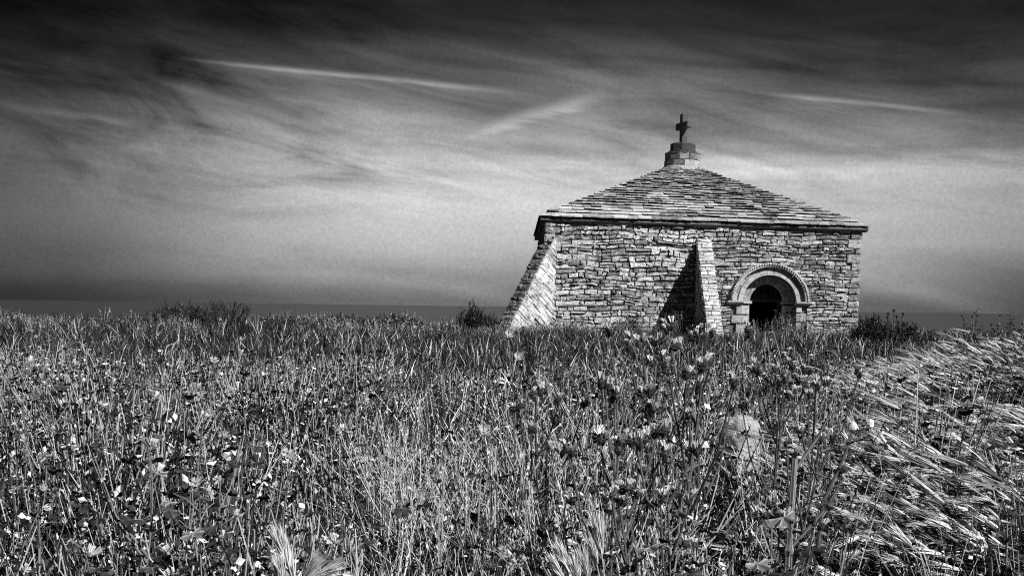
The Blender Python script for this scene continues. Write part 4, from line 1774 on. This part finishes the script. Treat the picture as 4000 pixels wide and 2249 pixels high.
for (t, a, L) in ((.645, .25, .22), (.645, 2.9, .14), (.30, .1, .3), (.30, 3.3, .2), (.95, .6, .18)):
    mb = MB()
    p0 = V3(.015 * t, 0, H * t)
    tube(mb, [p0, p0 + V3(math.cos(a) * L * .5, math.sin(a) * L * .3, L * .55), p0 + V3(math.cos(a) * L * .75, math.sin(a) * L * .3, L)], [.006, .0045, .003], .12, 6)
    mb.build('branch', STEM, hb)
for (t, a) in ((.645, 1.2), (.3, -1.0), (.3, 2.2)):
    mb = MB()
    leaf_shape(mb, rotm((.015 * t + .03 * math.cos(a), .03 * math.sin(a), H * t - .01), a, -.5), .045, .1, rs, 5, 22)
    mb.build('leaf', LEAF, hb)

# tall sow-thistle leaning out to the right, with two round pale heads
a0 = at(3215, 1960, 3.4)
b0 = at(3330, 1665, 3.4)
c0_ = at(3398, 1655, 3.4)
zg = gz(a0.x, a0.y)
st = empty('sow_thistle', (a0.x - .04, a0.y, zg), 0, 'leaning sow thistle with two round pale seed heads beside the combed barley', 'sow thistle')
O_ = V3(a0.x - .04, a0.y, zg)
mb = MB()
tube(mb, [V3(0, 0, 0), V3(*a0) - O_, (V3(*a0) * .45 + V3(*b0) * .55) - O_ + V3(.01, 0, 0), V3(*b0) - O_ + V3(.0, 0, -.03)], [.0075, .0065, .005, .0035], .10, 7)
mb.build('stem', STEM, st)
for tip, bs in ((b0, .8), (c0_, .72)):
    base_ = (V3(*a0) * (1 - bs) + V3(*b0) * bs) - O_
    tp = V3(*tip) - O_
    mb = MB()
    tube(mb, [base_, (base_ + tp) / 2 + V3(.005, 0, -.006), tp - V3(0, 0, .012)], [.0035, .003, .0025], .11, 5)
    mb.build('branch', STEM, st)
    mb = MB()
    vs, fs = [], []
    for j in range(7):
        ph_ = math.pi * j / 6
        for k in range(10):
            a = 2 * math.pi * k / 10
            r_ = .014 * math.sin(ph_) * rs.uniform(.85, 1.15) + .0005
            vs.append(tp + V3(r_ * math.cos(a), r_ * math.sin(a), -.016 * math.cos(ph_)))
    for j in range(6):
        for k in range(10):
            fs.append((j * 10 + k, j * 10 + (k + 1) % 10, j * 10 + 10 + (k + 1) % 10, j * 10 + 10 + k))
    mb.add(vs, fs, .75)
    mb.build('seed_head', PETAL, st)
for k in range(6):
    t = .15 + .12 * k
    mb = MB()
    b_ = (V3(*a0) - O_) * (1 - t) + (V3(*b0) - O_) * t
    spine_leaf(mb, b_, 2.5 * k, .09, .09, rs)
    mb.build('leaf', LEAF, st)

# two pale trumpet blooms on wiry stems, left of the thistles
for (px, py, Y, lab) in ((1988, 1315, 5.0, 'upper pale bloom on a wiry stem, in front of the left buttress foot'),
                         (2022, 1402, 5.0, 'lower pale bloom on a wiry stem, just under the upper one'),
                         (1890, 1690, 3.6, 'small pale bloom on a wiry stem in the middle of the dry grass')):
    w = at(px, py, Y)
    zg = gz(w.x, w.y)
    o = empty('white_flower', (w.x + .03, w.y, zg), 0, lab, 'flower', 'pale blooms on wiry stems')
    hq = w.z - zg
    mb = MB()
    tube(mb, [(0, 0, 0), (.005, 0, hq * .5), (-.012, 0, hq * .85), (-.03, 0, hq)], [.0032, .0028, .0022, .0018], .08, 5)
    mb.build('stem', STEM, o)
    mb = MB()
    tube(mb, [(-.03, 0, hq - .012), (-.03, 0, hq - .003), (-.03, 0, hq + .004)], [.002, .006, .003], .1, 6)
    hd = mb.build('flower', LEAF, o)
    m4 = rotm((-.03, 0, hq), -1.2, 0) @ Matrix.Rotation(.8, 4, 'Y')
    for q in range(5):
        mb = MB()
        petal_mesh(mb, m4, .024, q * 2 * math.pi / 5, rs, .78, .9, 5, 3)
        mb.build('petal', PETAL, hd)

# single bearded ears of barley close to the camera
EG = 'bearded barley ears at the bottom of the picture'
eplace = [  # base of ear px, tip px, distance, label
    ((1130, 2215), (1068, 2010), 2.45, 'upright bearded ear, leftmost of the bottom group'),
    ((1105, 2300), (1085, 2120), 2.4, 'bearded ear low beside the leftmost upright one'),
    ((1165, 2290), (1268, 2125), 2.4, 'bearded ear leaning to the right in the bottom left group'),
    ((1205, 2262), (1352, 2180), 2.5, 'bearded ear lying almost flat towards the right'),
    ((2010, 2190), (1948, 2115), 2.7, 'small bearded ear fanning out at the bottom centre'),
    ((2225, 2230), (2160, 2075), 2.45, 'bearded ear on the left of the bottom right group'),
    ((2262, 2280), (2225, 2130), 2.4, 'bearded ear low in the middle of the bottom right group'),
    ((2350, 2160), (2322, 1960), 2.5, 'tallest upright bearded ear of the bottom right group'),
    ((2330, 2200), (2296, 2060), 2.6, 'bearded ear behind the tallest upright one'),
    ((1150, 2270), (1110, 2090), 2.55, 'bearded ear just right of the leftmost upright one'),
    ((2200, 2260), (2130, 2140), 2.5, 'lowest bearded ear on the left of the bottom right group'),
    ((2300, 2270), (2262, 2100), 2.5, 'bearded ear between the tallest upright one and the low middle one'),
    ((3560, 2130), (3460, 2030), 2.9, 'bearded ear alone at the lower right, pointing to the post'),
]
for (bp, tp, Y, lab) in eplace:
    b_, t_ = V3(*at(*bp, Y)), V3(*at(*tp, Y - .03))
    ax = t_ - b_
    L = np.linalg.norm(ax)
    rt = b_ - unit(ax) * .12
    rt = V3(rt[0] - ax[0] * .3, rt[1] + .01, 0)
    rt[2] = gz(rt[0], rt[1])
    o = empty('barley_stalk', tuple(rt), 0, lab, 'barley ear', EG)
    mb = MB()
    tube(mb, [V3(0, 0, 0), V3(0, 0, (b_[2] - rt[2]) * .6), b_ - rt - unit(ax) * .04, b_ - rt], [.0022, .002, .0016, .0014], .5, 5)
    mb.build('stem', STEM, o)
    mb = MB()
    ear_ax = unit(ax)
    for k in range(16):                                     # overlapping grains in two rows
        c = b_ - rt + ear_ax * L * .40 * k / 16
        sdv = unit(np.cross(ear_ax, V3(0, -1, .2))) * (.0042 if k % 2 else -.0042)
        tube(mb, [c, c + sdv + ear_ax * .006, c + sdv * 1.1 + ear_ax * .014], [.0012, .003, .0008], .5, 5)
    e_ = mb.build('ear', GRASS, o)
    mb = MB()
    ear(mb, b_ - rt, ear_ax, L * 1.02, .85, rs, 220, .0016, False, .30)
    mb.build('awn_tuft', GRASS, e_)
    mb = MB()
    blades(mb, 2, .01, .25, .4, .005, (.25, .4), (.3, .6), (0, 0), 5, rs)
    mb.build('leaf', GRASS, o)

# ------------------------------------------------------------------ skyline shrubs and stalks


def shrub(px, pyb, Y, wid, hgt, seed, label, twiggy=.5, tones=(.012, .02, .03, .05), leafs=900, lsz=.03, cat='bush', group=None, name='bush'):
    rs = random.Random(seed)
    w = at(px, pyb, Y)
    zg = gz(w.x, w.y)
    o = empty(name, (w.x, w.y, zg), 0, label, cat, group)
    mb = MB()
    tips = []
    for k in range(80):
        a = rs.uniform(0, 6.28)
        sp_ = math.sqrt(rs.random())
        h = hgt * (1 - .45 * sp_ ** 2) * rs.uniform(.7, 1.12)
        ex, ey = math.cos(a) * wid * sp_, math.sin(a) * wid * .6 * sp_
        P_ = [V3(ex * .25, ey * .25, 0), V3(ex * .7, ey * .7, h * .55), V3(ex + rs.uniform(-.04, .04), ey, h)]
        tube(mb, P_, [.013, .010, .005], rs.choice(tones[:3]), 4, False)
        tips.append(P_)
        for q in range(3):
            t = rs.uniform(.5, .95)
            c = P_[1] * (1 - t) + P_[2] * t
            d = V3(rs.uniform(-.6, .6), rs.uniform(-.4, .4), 1) * rs.uniform(.07, .16) * hgt
            tube(mb, [c, c + d], [.008, .004], rs.choice(tones[:3]), 3, False)
    mb.build('stems', STEM, o)
    mb = MB()
    for k in range(leafs):
        P_ = rs.choice(tips)
        t = rs.random() ** .7
        c = P_[0] * (1 - t) ** 2 + P_[1] * 2 * t * (1 - t) + P_[2] * t * t if t < .97 else P_[2]
        if t > 1.02 - twiggy * .30:
            continue
        c = c + V3(rs.gauss(0, .06), rs.gauss(0, .05), rs.gauss(0, .04))
        a, el = rs.uniform(0, 6.28), rs.uniform(-.6, 1.1)
        d = V3(math.cos(a) * math.cos(el), math.sin(a) * math.cos(el), math.sin(el)) * lsz * rs.uniform(.7, 1.5)
        sd = unit(np.cross(d, V3(rs.uniform(-1, 1), rs.uniform(-1, 1), rs.uniform(-1, 1)))) * lsz * .3
        mb.add([c, c + d * .5 + sd, c + d, c + d * .5 - sd], [(0, 1, 2, 3)], rs.choice(tones) * rs.uniform(.8, 1.6))
    mb.build('foliage', LEAF, o)
    return o


BG = 'dark bushes along the skyline'
shrub(705, 1262, 28.5, 1.0, .86, 1, 'dark twiggy bush on the skyline at the left, far from the chapel', .6, leafs=4400, lsz=.06, group=BG)
shrub(890, 1265, 29, .9, .9, 2, 'thin straggly bush on the skyline just right of the leftmost dark bush', .9, leafs=1000, lsz=.04, group=BG)
shrub(1842, 1290, 28.5, .42, .98, 3, 'dark spiky bush close to the foot of the left buttress', .75, leafs=2800, lsz=.06, group=BG)
shrub(1920, 1295, 28.8, .32, .74, 4, 'low dark bush squeezed between the spiky bush and the left buttress', .6, leafs=1800, lsz=.06, group=BG)
shrub(1330, 1285, 29, 1.0, .60, 6, 'low leafy weeds on the skyline, midway between the two spiky bushes', .3, (.015, .02, .03, .25), 3200, .06, group=BG)
shrub(1540, 1285, 28.6, 1.1, .64, 16, 'leafy weeds on the skyline left of the spiky bush by the buttress', .3, (.015, .02, .03, .3), 3600, .06, group=BG)
shrub(1120, 1285, 29, 1.0, .56, 26, 'low dark weeds on the skyline right of the thin straggly bush', .3, (.015, .02, .03, .15), 3000, .06, group=BG)
shrub(3400, 1330, 30.0, .6, .92, 7, 'dark bush hugging the right corner of the chapel', .4, leafs=4400, lsz=.06, group=BG)
shrub(3510, 1335, 27, .7, .75, 8, 'low dark bush under the dead seed heads', .3, leafs=4000, lsz=.06, group=BG)
shrub(3630, 1340, 26, .8, .55, 9, 'lowest dark bush, where the skyline dips towards the barley bank', .3, leafs=3200, lsz=.05, group=BG)
# long pale weeds leaning out by the chapel's right corner are part of the grass

SG = 'dead seed heads right of the chapel'
sseed = [(3470, 1226, 'dead seed head on a straight stalk, nearest the chapel'), (3466, 1240, 'short dead seed head nestled beside the nearest stalk'),
         (3492, 1214, 'tallest dead seed head of the cluster'), (3503, 1237, 'cupped dead seed head just right of the tallest'),
         (3528, 1227, 'dead seed head on the stalk leaning to the right'), (3534, 1268, 'lowest dead seed head on a short crooked stalk')]
for i, (px, py, lab) in enumerate(sseed):
    w = at(px, py, 26.5)
    bx = at(px - (22 if i == 4 else (10 if i == 5 else -1)), 1330, 26.5).x
    zg = gz(bx, 26.5)
    o = empty('dead_seedhead', (bx, 26.5, zg), 0, lab, 'seed head', SG)
    hq = w.z - zg
    dxx = w.x - bx
    mb = MB()
    tube(mb, [(0, 0, 0), (dxx * .45, 0, hq * .5), (dxx * .95, 0, hq - .02)], [.012, .010, .008], .03, 5)
    mb.build('stem', STEM, o)
    mb = MB()
    tube(mb, [(dxx, 0, hq - .03), (dxx, 0, hq), (dxx, 0, hq + .025), (dxx + .004, 0, hq + .04)], [.012, .03, .032, .012], .02, 7)
    for k in range(8):
        a = k * .785
        c = V3(dxx, 0, hq)
        d = V3(math.cos(a) * .04, math.sin(a) * .04, .03)
        mb.add([c + V3(0, 0, -.008), c + V3(0, 0, .008), c + d], [(0, 1, 2)], .06)
    mb.build('seed_head', STEM, o)


def leafy(px, pyt, Y, seed, label, nst=4):
    rs = random.Random(seed)
    w = at(px, pyt, Y)
    zg = gz(w.x, w.y)
    H = w.z - zg
    o = empty('leafy_weed', (w.x, w.y, zg), 0, label, 'leafy weed', 'leafy weeds on the barley bank')
    for q in range(nst):
        ox = (q - (nst - 1) / 2) * .06 + rs.uniform(-.02, .02)
        oy = rs.uniform(-.05, .05)
        h = H * (1 if q == nst // 2 else rs.uniform(.72, .95))
        mb = MB()
        tube(mb, [(ox * .4, oy * .4, 0), (ox * .8, oy, h * .6), (ox, oy, h)], [.006, .0045, .002], .2 if q == 1 else .03, 5)
        mb.build('stem', STEM, o)
        for k in range(13):
            t = .35 + .65 * k / 12
            a = k * 2.4 + q
            L = .078 * (1.3 - .7 * t) * rs.uniform(.8, 1.2)
            c = V3(ox * (.4 + .6 * t), oy, h * t)
            d = V3(math.cos(a) * L, math.sin(a) * L, L * rs.uniform(.3, .9))
            sd = V3(-math.sin(a), math.cos(a), 0) * L * .32
            mb = MB()
            mb.add([c, c + d * .5 + sd, c + d + V3(0, 0, -L * .15), c + d * .5 - sd, c + d * .5 + V3(0, 0, -L * .12)],
                   [(0, 1, 4), (1, 2, 4), (2, 3, 4), (3, 0, 4)], rs.uniform(.010, .03))
            mb.build('leaf', LEAF, o)
    return o


leafy(3822, 1208, 11.2, 1, 'bushiest leafy weed on the barley bank, its tips highest against the sky', 5)
leafy(3925, 1222, 11.4, 2, 'leafy weed on the barley bank right of the bushiest one', 4)
leafy(3995, 1222, 10.8, 3, 'leafy weed at the very right edge of the barley bank', 3)
leafy(3792, 1228, 11.0, 4, 'small leafy weed on the left flank of the bushiest one', 2)
